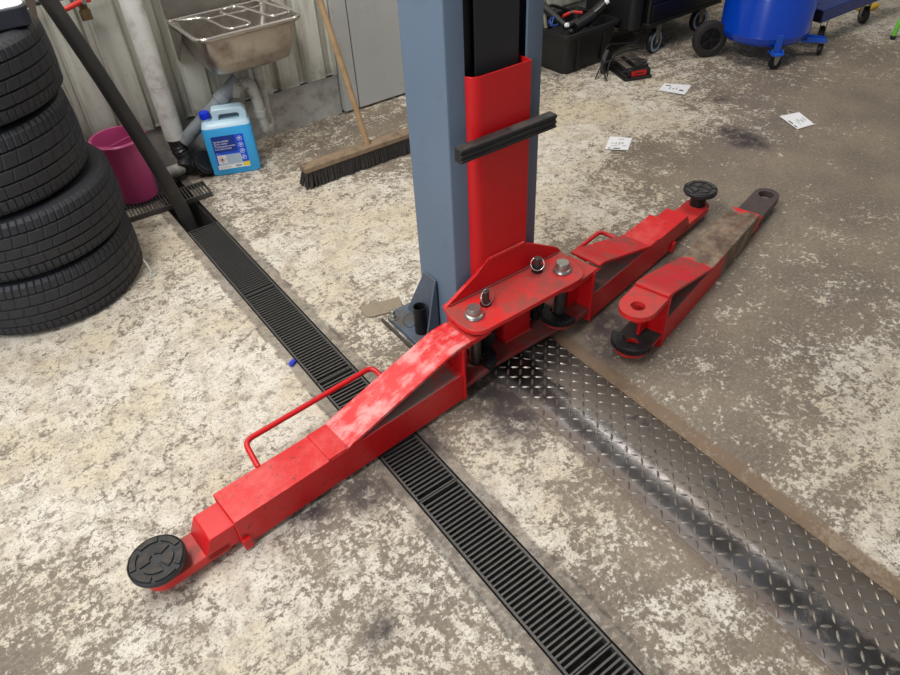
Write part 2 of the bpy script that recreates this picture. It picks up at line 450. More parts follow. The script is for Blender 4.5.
def wall_mat():
    t = NT('soiled_painted_cladding')
    v = t.scaled((14, 14, 1.6)); st = t.noise(1.0, 8, 0.7, v)
    c = t.mix(t.ramp(st, 0.42, 0.66, 0, 0.7), srgb(204, 204, 192), srgb(152, 146, 130))
    x, y, z = t.xyz()
    low = t.ramp(z, 0.34, 0.20, 0, 0.5)
    c = t.mix(t.math('MULTIPLY', low, t.ramp(t.noise(20, 6), 0.3, 0.6)), c, srgb(112, 104, 92))
    c = t.mix(t.ramp(t.noise(60, 6, 0.7), 0.62, 0.7, 0, 0.6), c, srgb(104, 96, 84))
    # recessed flutes tinted darker than the faces
    fl = t.ramp(t.math('SUBTRACT', y, 3.188), 0.006, 0.02, 0, 0.3)
    c = t.mix(fl, c, srgb(122, 120, 112))
    t.l(c, t.b.inputs['Base Color']); t.b.inputs['Roughness'].default_value = 0.5
    t.bump(t.noise(50, 5), 0.1, 0.002); return t.m
m_wall = wall_mat()
m_plinth = grimy('dirty_concrete_plinth', srgb(196, 193, 186), 0.8, dirt=(130, 120, 108), amount=0.6, scale=14, bump=0.4, bs=60)
m_door = grimy('pale_grey_steel_door', srgb(176, 176, 172), 0.5, dirt=(120, 110, 98), amount=0.3, scale=7, bump=0.05)

# ------------------------------------------------------------------ setting
BL = [(0.43,2.6,0.75),(0.82,2.91,0.6),(0.8,2.54,0.5),(0.84,2.26,0.8),(1.03,2.19,0.85),(1.04,1.91,0.8),(1.12,2.53,0.8),(1.41,2.65,0.3),(1.31,2.87,0.35),(1.17,3.0,0.6),(1.31,2.26,0.75),(0.27,2.23,0.65),(0.32,1.98,0.8),(0.77,1.82,0.7),(0.85,1.68,0.5),(0.75,2.07,0.8),(0.8,1.53,0.45),(0.49,2.05,0.7),(-0.19,2.14,0.9),(-0.03,2.02,0.85),(0.1,1.85,0.85),(0.28,1.71,0.85),(0.43,1.53,0.9),(-0.18,1.81,0.7),(-0.04,1.66,0.6),(0.13,1.56,0.8),(0.09,1.37,0.7),(-0.29,1.63,0.9),(-0.14,1.51,0.85),(-0.27,1.41,0.7),(-0.36,1.29,0.35),(-0.24,1.13,0.75),(-0.15,1.0,0.55),(-0.34,1.09,0.4),(-0.01,1.01,0.85),(0.12,0.94,0.8),(0.09,0.79,0.6),(0.29,0.91,0.6),(0.27,0.74,0.65),(0.3,0.6,0.5),(0.4,0.55,0.5),(0.32,1.02,0.45),(0.35,0.79,0.5),(0.7,1.11,0.45),(0.84,1.15,0.2),(0.76,1.01,0.7),(0.92,1.03,0.4),(0.74,0.9,0.85),(0.76,0.76,0.75),(0.78,0.63,0.6),(0.67,0.58,0.5),(0.72,0.45,0.5),(0.85,0.47,0.35),(0.83,0.31,0.6),(0.87,0.19,0.45),(0.93,0.71,0.35),(2.74,2.72,0.6),(2.58,2.34,0.85),(2.16,2.12,0.85),(1.85,1.79,0.8),(2.13,1.77,0.55),(2.76,2.17,0.85),(2.39,1.78,0.35),(2.52,1.67,0.2),(2.91,2.04,0.6),(3.19,1.95,0.35),(3.6,2.33,0.4),(3.44,1.89,0.25),(3.01,1.5,0.3),(3.58,1.59,0.1),(4.11,1.85,0.3),(3.88,2.07,0.45),(4.8,2.12,0.7),(3.48,2.44,0.65),(3.62,2.77,0.4),(2.64,1.45,0.25),(2.83,1.28,0.12),(3.01,1.12,0.12),(2.47,1.06,0.35),(2.51,0.84,0.3),(2.08,1.04,0.3),(1.77,1.07,0.3),(1.78,0.91,0.35),(1.98,0.82,0.35),(1.33,0.86,0.45),(1.51,0.82,0.3),(1.49,0.63,0.35),(1.69,0.57,0.5),(1.99,0.62,0.4),(1.82,0.46,0.75),(1.61,0.43,0.75),(1.51,0.29,0.8),(1.45,0.42,0.55),(1.36,0.18,0.6),(1.4,0.5,0.25),(1.25,0.98,0.25),(1.26,1.22,0.2),(1.72,1.34,0.3),(1.64,1.17,0.3),(2.37,1.35,0.15)]
STAINS = [(2.848, 1.729, 0.045), (2.844, 1.676, 0.055), (2.842, 1.637, 0.05), (2.838, 1.586, 0.035), (2.847, 1.773, 0.03), (2.795, 1.651, 0.04), (3.12, 2.02, .03), (0.90, 1.02, .08), (0.93, 1.12, .10), (1.02, .55, .0001), (0.28, 1.10, .05), (1.32, 1.06, .06), (1.40, 1.12, .08), (1.62, 1.16, .07), (1.82, 1.20, .06), (0.42, 1.05, .05), (0.62, 1.09, .06), (0.25, 0.72, .03), (0.77, 3.12, .12), (0.62, 3.1, .1)]
def build_floor():
    bm = BM()
    pa = bm.verts.layers.float.new('paint'); sa = bm.verts.layers.float.new('stain')
    def grid(x0, x1, y0, y1, st):
        nx = max(1, round((x1-x0)/st)); ny = max(1, round((y1-y0)/st)); V = []
        for j in range(ny+1):
            row = []
            for i in range(nx+1):
                x = x0+(x1-x0)*i/nx; y = y0+(y1-y0)*j/ny
                w = 0.02; s = 0.02*0.5
                for bx, by, v in BL:
                    sg = 0.09 + 0.035*max(0, by-0.5) + 0.02*max(0, bx-1)
                    e = math.exp(-((x-bx)**2+(y-by)**2)/(2*sg*sg)); w += e; s += e*v
                q = bm.verts.new((x, y, 0)); q[pa] = s/w
                g = 0
                for bx, by, r in STAINS: g = max(g, math.exp(-((x-bx)**2+(y-by)**2)/(r*r)))
                q[sa] = min(1, g*(2.2 if x > 2.5 else 1.5))
                row.append(q)
            V.append(row)
        for j in range(ny):
            for i in range(nx): bm.faces.new((V[j][i], V[j][i+1], V[j+1][i+1], V[j+1][i]))
    grid(-2.2, TX0, -1.0, 3.22, 0.04); grid(TX1, 6.6, -1.0, 3.22, 0.04)
    bmesh.ops.remove_doubles(bm, verts=bm.verts, dist=1e-6)
    me = bpy.data.meshes.new('floor'); bm.to_mesh(me); bm.free(); me.materials.append(m_floor)
    o = bpy.data.objects.new('floor', me); C.objects.link(o); tag(o, 'worn concrete workshop floor with flaking cream paint', 'floor', kind='structure')
TX0, TX1 = 0.506, 0.641
build_floor()
# sunken drain channel with ledge
b = BM()
P_ = [(TX0, 0.0), (TX0, -0.022), (TX0+.012, -0.022), (TX0+.016, -0.16), (TX1-.016, -0.16), (TX1-.012, -0.022), (TX1, -0.022), (TX1, 0.0)]
P2 = P_ + [(TX1+.0, -0.2), (TX0-.0, -0.2)]
A = [b.verts.new((p[0], -1.0, p[1])) for p in P_]; B = [b.verts.new((p[0], 3.22, p[1])) for p in P_]
for i in range(len(P_)-1): b.faces.new((A[i], A[i+1], B[i+1], B[i]))
tag(obj('trim_1', b, m_trough), 'sunken drain channel cut through the concrete floor', 'drain channel', kind='structure')

# back wall: plinth, corrugated cladding, flat door panel
b = BM(); box(b, -2.2, 1.575, 3.205, 3.35, -.2, 0.215)
tag(obj('baseboard_back', b, m_plinth, bevel=.004), 'rough grey concrete plinth under the cladding', 'plinth', kind='structure')
b = BM()
pts = []
x = -2.2 + 0.02
def flute(x0, x1, off):
    pr = []
    k = math.ceil((x0-off)/0.145)
    pr.append((x0, 3.19))
    while off+k*0.145 < x1-0.03:
        c = off+k*0.145
        if c-0.024 > x0:
            pr += [(c-.024, 3.19), (c-.013, 3.208), (c+.013, 3.208), (c+.024, 3.19)]
        k += 1
    pr.append((x1, 3.19)); return pr
pr = flute(-2.2, 1.572, 1.24)
back = [(p[0], p[1]+0.003) for p in pr][::-1]
prism(b, pr+back, 0.205, 3.4, 'z')
tag(obj('wall_back', b, m_wall, bevel=.0015, seg=1), 'soiled off-white corrugated metal wall cladding', 'wall', kind='structure')
b = BM(); box(b, 1.578, 1.66, 3.172, 3.35, 0.012, 2.3); box(b, 1.665, 2.62, 3.170, 3.35, 0.012, 2.3)
tag(obj('door_1', b, m_door, bevel=.003), 'pale grey flat steel door leaf beside the cladding', 'door', kind='structure')
b = BM(); box(b, 1.56, 2.64, 3.21, 3.35, 0.0, 0.012); tag(obj('trim_2', b, m_black), 'dark gap strip beneath the door', 'threshold', kind='structure')
b = BM(); box(b, 2.62, 6.6, 3.205, 3.35, -.2, 0.215); box(b, 2.62, 6.6, 3.19, 3.35, 0.215, 3.4); box(b, 1.572, 2.64, 3.19, 3.35, 2.3, 3.4)
tag(obj('wall_right', b, m_wall), 'off-white wall behind the trolley', 'wall', kind='structure')

# ------------------------------------------------------------------ drain grates
def grate_bm(L, W=0.125, first=True):
    b = BM()
    t = 0.02
    box(b, 0, .006, 0, L, -t, 0); box(b, W-.006, W, 0, L, -t, 0)
    box(b, .006, W-.006, 0, .004, -t, 0); box(b, .006, W-.006, L-.004, L, -t, 0)
    n = int((L-.012)/0.0137); st = (L-.012)/n
    for i in range(1, n):
        y = .006+i*st
        v = box(b, .006, W-.006, y-.0025, y+.0025, -.011, -0.0008)
        for q in v:
            if q.co.z < -.009: q.co.y = y + (q.co.y-y)*0.5
    return b
def grate(y1, L, label):
    o = obj('drain_grate', grate_bm(L-.003), m_grate); o.location = (0.511, y1-L, 0.0)
    tag(o, label, 'drain grate', 'slotted grates laid in the floor channel')
    return o
grate(2.612, 0.555, 'grey slotted drain grate in the channel, next to the open end by the wall')
grate(2.057, 0.555, 'grey slotted drain grate in the channel, second from the open end, left of the column')
grate(1.502, 0.555, 'grey slotted drain grate in the channel, passing under the long red lift arm')
grate(0.947, 0.555, 'grey slotted drain grate in the channel, just before the long red arm')
grate(0.392, 0.555, 'grey slotted drain grate in the channel, nearest the camera and cut by the picture edge')
o = obj('drain_grate', grate_bm(0.50), m_grate, bevel=0); o.location = (0.705, 2.82, 0.022); o.rotation_euler = (0, 0, math.radians(90-3))
tag(o, 'loose slotted drain grate lying crosswise on the floor under the pink bucket', 'drain grate')
for i, (x, y) in enumerate([(0.535, 1.93), (0.60, 1.87), (0.57, 1.82), (0.575, 0.66)]):
    pass

# blue scrap
b = BM(); prism(b, rrect(-.012, .012, -.007, .007, .003), 0, .012, 'z')
o = obj('plastic_scrap', b, m_bluepl, bevel=.001); o.location = (0.492, 1.625, 0.0); o.rotation_euler = (0, 0, .5)
tag(o, 'tiny blue plastic scrap lying beside the drain grate edge', 'scrap')

# ------------------------------------------------------------------ tread plate
def tread_plate():
    b = BM()
    Y0, Y1 = -0.9, 1.285
    prof = [(.953, .001), (.957, .004), (1.020, .0165), (1.034, .0192), (1.046, .0205), (1.060, .0203), (1.199, .0085), (1.206, .001)]
    A = [b.verts.new((p[0], Y0, p[1])) for p in prof]; B = [b.verts.new((p[0], Y1, p[1])) for p in prof]
    for i in range(len(prof)-1): b.faces.new((A[i], A[i+1], B[i+1], B[i]))
    b.faces.new(A); b.faces.new(B[::-1]); b.faces.new((A[0], B[0], B[-1], A[-1]))
    def hz(x):
        for p, q in zip(prof, prof[1:]):
            if p[0] <= x <= q[0]: return p[1]+(q[1]-p[1])*(x-p[0])/(q[0]-p[0])
        return 0
    p = 0.0285; k = 0
    j = 0; y = -0.3
    while y < 1.27:
        for i in range(10):
            x = .966 + i*p*0.9 + (0)
            if x > 1.197: continue
            a = PI/4 if (i+j) % 2 else -PI/4
            L, w, h = .0135, .0045, .0026
            ca, sa = math.cos(a), math.sin(a)
            def P(u, v, z):
                X = x+u*ca-v*sa; Y = y+u*sa+v*ca; return b.verts.new((X, Y, hz(min(max(X, .954), 1.205))+z))
            us = [-1, -.6, 0, .6, 1]; ww = [0, .75, 1, .75, 0]; hh = [0, .8, 1, .8, 0]
            t0 = P(-L, 0, -.0005); t1 = P(L, 0, -.0005)
            l = [P(u*L, w*q, -.0005) for u, q in zip(us[1:-1], ww[1:-1])]; r = [P(u*L, -w*q, -.0005) for u, q in zip(us[1:-1], ww[1:-1])]
            m = [P(u*L, 0, h*q) for u, q in zip(us[1:-1], hh[1:-1])]
            b.faces.new((t0, m[0], l[0])); b.faces.new((t0, r[0], m[0])); b.faces.new((t1, l[2], m[2])); b.faces.new((t1, m[2], r[2]))
            for q in (0, 1):
                b.faces.new((l[q], m[q], m[q+1], l[q+1])); b.faces.new((m[q], r[q], r[q+1], m[q+1]))
        y += p*0.95; j += 1
    for f in b.faces:
        if len(f.verts) < 4 or max(v.co.x for v in f.verts)-min(v.co.x for v in f.verts) < .012 and max(v.co.y for v in f.verts)-min(v.co.y for v in f.verts) < .05: f.material_index = 1
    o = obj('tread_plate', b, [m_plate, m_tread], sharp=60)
    tag(o, 'long diamond tread steel cover plate on the floor in front of the column', 'tread plate')
tread_plate()

# ------------------------------------------------------------------ lift column
col = thing('lift_column', 'slate blue steel two-post lift column standing on its bolted base plate', 'lift column', (1.078, 1.42, 0))
cx0, cx1, cy0, cy1, T = -.152, .151, -.097, .095, .007
b = BM()
LIPL, LIPR = .056, .054
outer = rrect(cx0, cx1, cy0, cy1, .006, 3)
# C section traced round: start at left lip end
C1 = [(cx0+LIPL, cy0), (cx0+.006, cy0), (cx0+.0018, cy0+.0018), (cx0, cy0+.006), (cx0, cy1-.006), (cx0+.006, cy1), (cx1-.006, cy1), (cx1, cy1-.006), (cx1, cy0+.006), (cx1-.0018, cy0+.0018), (cx1-.006, cy0), (cx1-LIPR, cy0),
      (cx1-LIPR, cy0+T), (cx1-T, cy0+T), (cx1-T, cy1-T), (cx0+T, cy1-T), (cx0+T, cy0+T), (cx0+LIPL, cy0+T)]
prism(b, C1, 0.02, 2.7, 'z')
obj('post', b, m_blue_post, col, bevel=.0012)
b = BM(); prism(b, [(-.235, -.10), (-.235, .195), (-.20, .21), (.22, .21), (.235, .19), (.235, -.10)], 0.0, .02, 'z')
obj('base_plate', b, m_blue_low, col, bevel=.003)
b = BM()
prism(b, rrect(-.035, .035, -.07, .07, [.0, .03, .03, 0], 5), 0.0, .007, 'z', Matrix.Translation((-.215, .262, 0)) @ Matrix.Rotation(math.radians(72), 4, 'Z'))
obj('floor_shim', b, m_pvc_l if False else grimy('brown_dusty_steel', srgb(150, 136, 116), .5, .2, amount=.4), col, bevel=.002)
b = BM(); box(b, -.2555, -.247, -.02, .205, 0, .012); obj('edge_bar', b, m_darksteel, col, bevel=.001)
# gusset plate against the post and its outward rib
b = BM()
prism(b, [(.0, .02), (.0, .242), (.062, .242), (.185, .02)], -.160, -.1525, 'x')
obj('gusset', b, m_blue_low, col, bevel=.0015)
b = BM(); prism(b, [(-.160, .238), (-.166, .238), (-.214, .02), (-.160, .02)], -.006, .001, 'y'); obj('gusset_rib', b, m_blue_low, col, bevel=.0015)
b = BM(); prism(b, [(.151, .243), (.160, .243), (.222, .02), (.151, .02)], -.006, .001, 'y'); obj('gusset_rib', b, m_blue_low, col, bevel=.0015)
def anchor(x, y):
    b = BM(); cyl(b, (x, y), .018, .0205, .024); prism(b, [(x+.013*math.cos(PI/3*i), y+.013*math.sin(PI/3*i)) for i in range(6)], .024, .036, 'z'); cyl(b, (x, y), .008, .036, .052)
    obj('anchor_bolt', b, m_steel, col, bevel=.0008)
anchor(-.222, .175); anchor(.19, .15); anchor(.19, -.06)
cup = thing('adapter_cup', 'black open-topped steel tube standing on the column base plate', 'tube', (.889, 1.477, .0205))
b = BM(); lathe(b, [(0, 0), (.0205, 0), (.021, .001), (.021, .104), (.0185, .104), (.0175, .004), (0, .004)], 32)
o = obj('tube_body', b, m_gear, cup)
b = BM(); tube(b, smooth_path([(-.02, 0, .085), (-.045, .012, .088), (-.062, .01, .06), (-.05, -.012, .045), (-.02, -.008, .05)], .02), .0009, 6); obj('retaining_wire', b, m_black, cup)

# ------------------------------------------------------------------ lift carriage
PX = (.909, 1.247); PY = 1.216
car = thing('lift_carriage', 'bright red lift carriage with bracket plates sliding in the blue column', 'lift carriage', (1.078, 1.30, 0))
L_ = lambda x, y: (x-1.078, y-1.30)
# sleeve: U-shaped red sheet with rounded left corner
b = BM()
S = []
for a in range(6):
    t = math.radians(180+90*a/5); S.append((-.098+.034+.034*math.cos(t)+.0, -.003+.034+.034*math.sin(t)))
S = [(-.098, .14)] + S + [(.090, -.003), (.094, .001), (.094, .14)]
I = [(.089, .14), (.089, .003)] + [(-.064+.029*math.cos(math.radians(270-90*a/5)), .031+.029*math.sin(math.radians(270-90*a/5))) for a in range(6)] + [(-.093, .14)]
prism(b, S+I, 0.06, 0.872, 'z')
obj('sleeve', b, m_red, car, bevel=.0008)
# dark panel inside and above the sleeve
b = BM(); box(b, -.060, .074, .027, .034, .80, 2.6); obj('cover_panel', b, m_black_panel, car, bevel=.001)
b = BM(); box(b, -.086, -.061, .045, .13, .78, 2.6); box(b, -.06, .085, .06, .13, .5, 2.6); obj('slide_block', b, m_inside, car)
# top and bottom bracket plates (outline, carriage-local)
def plate_outline(back, dy=0.0):
    o_ = [L_(.868, back), L_(.855, 1.262), L_(.853, 1.22), L_(.856, 1.19), L_(.866, 1.165), L_(.885, 1.150), L_(.905, 1.146)]
    o_ += [L_(2.156-x, y+.004) for x, y in ((.905, 1.146), (.885, 1.150), (.866, 1.165), (.856, 1.19), (.850, 1.225), (.845, 1.262), (.838, back))]
    if dy: o_ = [(p[0], p[1] if p[1] > -.02 else p[1]+dy*min(1, (-.02-p[1])/.09)) for p in o_]
    return o_
b = BM(); prism(b, plate_outline(1.312), .228, .243, 'z'); obj('top_plate', b, m_red_dusty, car, bevel=.0015)
b = BM(); prism(b, plate_outline(1.312, .040), .031, .046, 'z'); obj('bottom_plate', b, m_red_dirty, car, bevel=.0015)
b = BM()
prism(b, [(-.212, .243), (-.098, .306), (-.055, .343), (.078, .343), (.222, .262), (.236, .243)], -.006, .006, 'y')
obj('web_plate', b, m_red, car, bevel=.0012)
b = BM(); box(b, -.206, -.194, -.04, .0, .046, .228); obj('side_plate', b, m_red, car, bevel=.001)
b = BM(); prism(b, rrect(-.036, .072, -.060, -.006, .008, 3), .046, .228, 'z'); obj('centre_block', b, m_red, car, bevel=.0006)
# weld beads
b = BM(); tube(b, [(-.2, -.008, .245), (.22, -.008, .245)], .0035, 8); obj('weld_bead', b, m_red_dirty, car)
b = BM(); tube(b, [(-.052, -.0075, .345), (0, -.0078, .3452), (.078, -.0075, .345)], .005, 8); obj('weld_bead', b, m_red_dusty, car)
b = BM(); tube(b, [(-.036, -.061, .048), (.072, -.061, .048)], .004, 8); obj('weld_bead', b, m_red_dusty, car)
for i, px in enumerate(PX):
    lx, ly = L_(px, PY)
    b = BM(); cyl(b, (lx, ly), .0185, .026, .245, 32)
    pin = obj('pivot_pin', b, m_darksteel if i else grimy('oiled_pin_steel', srgb(120, 118, 112), .35, .8, amount=.4, scale=40), car)
    Mx = Matrix.Translation((lx, ly, 0))
    b = BM(); lathe(b, [(0, .2435), (.0275, .2435), (.0285, .246), (.0255, .252), (.0215, .254), (.0205, .270), (.0185, .274), (0, .274)], 40, Mx)
    obj('pin_head', b, m_steel, pin)
for lx, ly, rz, tilt in ((.967-1.078, 1.236-1.30, 0.2, 1.25), (1.187-1.078, 1.262-1.30, -.7, .95)):
    b = BM(); cyl(b, (lx, ly), .0105, .05, .292, 20); lk = obj('lock_rod', b, m_darksteel, car, bevel=.001)
    b = BM(); cyl(b, (lx, ly), .017, .2435, .262 if rz < 0 else .247, 20); obj('bushing', b, m_gear, lk)
    b = BM(); R = .0235 if rz > 0 else .020; Mx = Matrix.Translation((lx, ly, .283 if rz > 0 else .282)) @ Matrix.Rotation(rz, 4, 'Z') @ Matrix.Rotation(tilt, 4, 'X') @ Matrix.Translation((0, -R+.010, 0))
    tube(b, [Mx @ Vector((R*math.cos(2*PI*i/36), R*math.sin(2*PI*i/36), 0)) for i in range(36)], .0017, 8, closed=True); obj('pull_ring', b, m_wire, lk)
# lock gears carried on the rods
def gear_half(b, c, r0, r1, z0, z1, a0, a1, n, M=None):
    pts = []
    for i in range(n*4+1):
        a = a0+(a1-a0)*i/(n*4); r = r1 if (i % 4) in (0, 1) else r1-.0035
        pts.append((c[0]+r*math.cos(a), c[1]+r*math.sin(a)))
    for i in range(13):
        a = a1+(a0-a1)*i/12; pts.append((c[0]+r0*math.cos(a), c[1]+r0*math.sin(a)))
    prism(b, pts, z0, z1, 'z', M)
for lx, ly in ((.967-1.078, 1.236-1.30), (1.187-1.078, 1.262-1.30)):
    b = BM()
    pts = [(lx+(.0265 if i % 2 else .023)*math.cos(2*PI*i/40), ly+(.0265 if i % 2 else .023)*math.sin(2*PI*i/40)) for i in range(40)]
    prism(b, pts, .10, .15, 'z'); cyl(b, (lx, ly), .016, .06, .10, 20); obj('lock_gear', b, m_gear, car, bevel=.0005)
# rubber bumper bar across the front
b = BM()
prof = [(0, 0), (-.030, 0), (-.034, -.004), (-.034, -.011), (-.029, -.014), (-.029, -.018), (-.034, -.021), (-.034, -.028), (-.029, -.031), (-.029, -.034), (-.034, -.037), (-.034, -.042), (-.030, -.045), (0, -.045)]
prism(b, [(p[0]*.85, p[1]*.84+.7275) for p in prof], -.155, .158, 'x')
bb = obj('door_bumper', b, m_rubber_bar, None, bevel=.001); bb.location = (1.071, 1.287, 0)
tag(bb, 'black grooved rubber bumper bar across the red carriage sleeve', 'bumper bar')

# ------------------------------------------------------------------ swing arms
def arm(name, label, loc, rz, r0, rb, s1, t_end, i_end, pad_x, side, handle=None, pad=None, mats=None, loose=False, gear_a=(-PI*.5, PI*.5), z0=0.0):
    """local +x runs outward from the pivot; side = +1 if the camera sees the +y flank"""
    m = mats or {}
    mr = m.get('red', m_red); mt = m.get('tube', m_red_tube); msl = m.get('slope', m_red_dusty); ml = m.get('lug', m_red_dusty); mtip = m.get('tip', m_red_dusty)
    a = thing(name, label, 'lift arm', (loc[0], loc[1], z0), rz, 'swing arms of the lift')
    W = .056
    # outer tube: hollow rectangular section
    def hollow(b, x0, x1, w, za, zb, t):
        o = [(-w, za), (w, za), (w, zb), (-w, zb)]; i = [(-w+t, za+t), (w-t, za+t), (w-t, zb-t), (-w+t, zb-t)]
        for x_ in (0,):
            vs = {}
            for k, xx in (('a', x0), ('b', x1)):
                vs[k] = [b.verts.new((xx, p[0], p[1])) for p in o], [b.verts.new((xx, p[0], p[1])) for p in i]
            for q in range(4):
                r = (q+1) % 4
                b.faces.new((vs['a'][0][q], vs['a'][0][r], vs['b'][0][r], vs['b'][0][q]))
                b.faces.new((vs['a'][1][q], vs['b'][1][q], vs['b'][1][r], vs['a'][1][r]))
                b.faces.new((vs['a'][0][q], vs['a'][1][q], vs['a'][1][r], vs['a'][0][r]))
                b.faces.new((vs['b'][0][q], vs['b'][0][r], vs['b'][1][r], vs['b'][1][q]))
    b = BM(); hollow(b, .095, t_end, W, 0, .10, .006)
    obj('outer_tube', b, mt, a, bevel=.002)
    # lifting slope plate
    b = BM()
    th = .009
    up = [(r0, .2055), (rb, .2055), (rb+.02, .2015), (s1-.03, .112), (s1, .101)]
    lo = [(s1-.006, .0995), (s1-.035, .103), (rb+.017, .1925), (rb-.002, .1968), (r0, .1968)]
    prism(b, up+lo, -W, W, 'y'); obj('slope_plate', b, msl, a, bevel=.0015)
    if not loose:
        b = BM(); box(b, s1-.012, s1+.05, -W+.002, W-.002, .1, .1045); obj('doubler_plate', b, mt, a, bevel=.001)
    # root: end plate, inner web, lugs
    b = BM(); box(b, .089, .097, -W, W, 0.001, .190); obj('end_plate', b, mr, a, bevel=.001)
    b = BM(); box(b, .034, .089, -.005, .005, .06, .190); obj('web', b, mr, a, bevel=.001)
    b = BM(); prism(b, [(.097, .1), (.19, .1), (.097, .185)], -side*W, -side*(W-.006), 'y'); obj('side_web', b, mr, a, bevel=.001)
    b = BM(); prism(b, [(.089, .0), (.097, 0), (.097, .19), (.089, .19)], side*W, side*(W+.004), 'y'); prism(b, [(.05, .187), (.13, .187), (.13, .19), (.05, .19)], side*(W-.01), side*W, 'y')
    obj('end_plate_lip', b, mr, a, bevel=.0008)
    o_ = [(.110, W), (.0, W-.001)] + [(-(W-.001)*math.sin(PI*i/14), (W-.001)*math.cos(PI*i/14)) for i in range(1, 14)] + [(.0, -W+.001), (.110, -W)]
    b = BM(); ring_plate(b, o_, (0, 0), .0215, .180 if loose else .186, .1965 if loose else .2010, 40); obj('upper_lug', b, ml, a, bevel=.001)
    b = BM(); ring_plate(b, [(p[0]*1.0, p[1]*.98) for p in o_], (0, 0), .0215, .036, .052, 40); obj('lower_lug', b, m.get('lowlug', m_red_dirty), a, bevel=.001)
    b = BM(); gear_half(b, (0, 0), .028, .064, .0525, .0725, PI*.5, PI*1.5, 18)
    g = obj('gear_sector', b, m_gear, a, bevel=.0008)
    b = BM()
    for k in range(5):
        an = PI*.5 + PI*(k+.5)/5; rr = .0055 if k % 2 == 0 else .0035
        cyl(b, (.046*math.cos(an), .046*math.sin(an)), rr, .0725, .0735, 14)
    obj('socket_screws', b, m_black, g)
    # telescoping inner tube and flat tongue
    iw = .045
    if not loose:
        b = BM()
        pr = [(t_end-.25, .012), (i_end-.0, .012), (i_end+.0, .035), (i_end-.022, .082), (t_end-.25, .082)]
        prism(b, pr, -iw, iw, 'y'); obj('inner_tube', b, m.get('inner', mr), a, bevel=.0035)
        b = BM()
        tp = [(i_end-.06, iw), (pad_x, iw)] + [(pad_x+iw*math.sin(PI*i/14), iw*math.cos(PI*i/14)) for i in range(1, 14)] + [(pad_x, -iw), (i_end-.06, -iw)]
        prism(b, tp, .010, .036, 'z'); obj('tongue', b, mtip, a, bevel=.0015)
        b = BM(); box(b, t_end-.022, t_end, side*(W+.0005), side*(W+.009), -.006, .03); obj('stop_tab', b, mr, a, bevel=.001)
    else:
        b = BM(); prism(b, [(t_end-.2, .016), (i_end, .016), (i_end+.0, .05), (i_end-.028, .088), (t_end-.2, .088)], -.05, .05, 'y'); obj('inner_tube', b, mt, a, bevel=.003)
        b = BM()
        tp = [(i_end-.05, .048), (pad_x, .048)] + [(pad_x+.052*math.sin(PI*i/14), .048*math.cos(PI*i/14)) for i in range(1, 14)] + [(pad_x, -.048), (i_end-.05, -.048)]
        ring_plate(b, tp, (pad_x, 0), .0285, .028, .056, 40); obj('tongue', b, mt, a, bevel=.0015)
        b = BM(); box(b, i_end-.02, i_end+.0, -.046, .046, 0.0, .016); obj('foot_block', b, mr, a, bevel=.001)
    if handle:
        h0, h1, hz, hw = handle
        b = BM(); s = -side
        tube(b, smooth_path([(h0+.006, s*(W-.002), hz-.012), (h0, s*(W+hw), hz), (h1, s*(W+hw), hz+.004), (h1+.012, s*(W-.002), hz-.008)], .026, 7), .0078, 14)
        obj('pull_handle', b, mr, a)
    if pad:
        pz, pr_, stem = pad
        b = BM(); T_ = Matrix.Translation((pad_x, 0, 0)) @ (Matrix.Rotation(math.radians(0), 4, 'X'))
        lathe(b, [(0, .036), (stem, .036), (stem, pz+.002), (0, pz+.002)], 32, T_)
        obj('pad_stem', b, m_gear, a)
        b = BM(); lathe(b, [(0, pz), (pr_*.72, pz), (pr_*.97, pz+.010), (pr_, pz+.014), (pr_, pz+.024), (pr_*.96, pz+.027), (pr_*.93, pz+.0245), (0, pz+.0245)], 56, T_)
        rp = obj('rubber_pad', b, m_pads, a)
        b = BM(); R_ = pr_
        def blk(pts): prism(b, [(pad_x+p[0]*R_, p[1]*R_) for p in pts], pz+.0245, pz+.029, 'z')
        def arc(r0_, r1_, a0, a1, n=8):
            a0, a1 = math.radians(a0), math.radians(a1)
            return [(r1_*math.cos(a0+(a1-a0)*i/n), r1_*math.sin(a0+(a1-a0)*i/n)) for i in range(n+1)] + [(r0_*math.cos(a1+(a0-a1)*i/n), r0_*math.sin(a1+(a0-a1)*i/n)) for i in range(n+1)]
        for a0 in (5, 63, 125, 185, 243, 305): blk(arc(.70, .91, a0, a0+50))
        for a0 in (20, 110, 200, 290): blk(arc(.22, .60, a0, a0+70, 4))
        obj('tread_blocks', b, m_padr, rp, bevel=.0008)
    return a

arm('swing_arm', 'longest red swing arm reaching left over the drain, with handle and round black pad', (PX[0], PY), PI+math.radians(4.7), .06, .112, .50, .82, .905, .996, 1,
    handle=(.268, .682, .104, .090), pad=(.050, .066, .03), z0=.0155, mats={'slope': m_red_scuff_glare})
arm('swing_arm', 'shorter red swing arm reaching right from the carriage, with a raised round black pad', (PX[1], PY), math.radians(10.8), .125, .14, .46, .635, .762, .908, -1,
    handle=(.22, .38, .13, .05), pad=(.080, .063, .030), z0=.0155)
arm('swing_arm', 'loose red lift arm with worn bare steel top lying detached on the floor at right', (1.341, .991), math.radians(14.2), .085, .10, .44, .80, .90, 1.085, -1,
    loose=True, mats={'tube': m_worn, 'lowlug': m_lug_grease, 'lug': m_red_dusty}, z0=0.0)

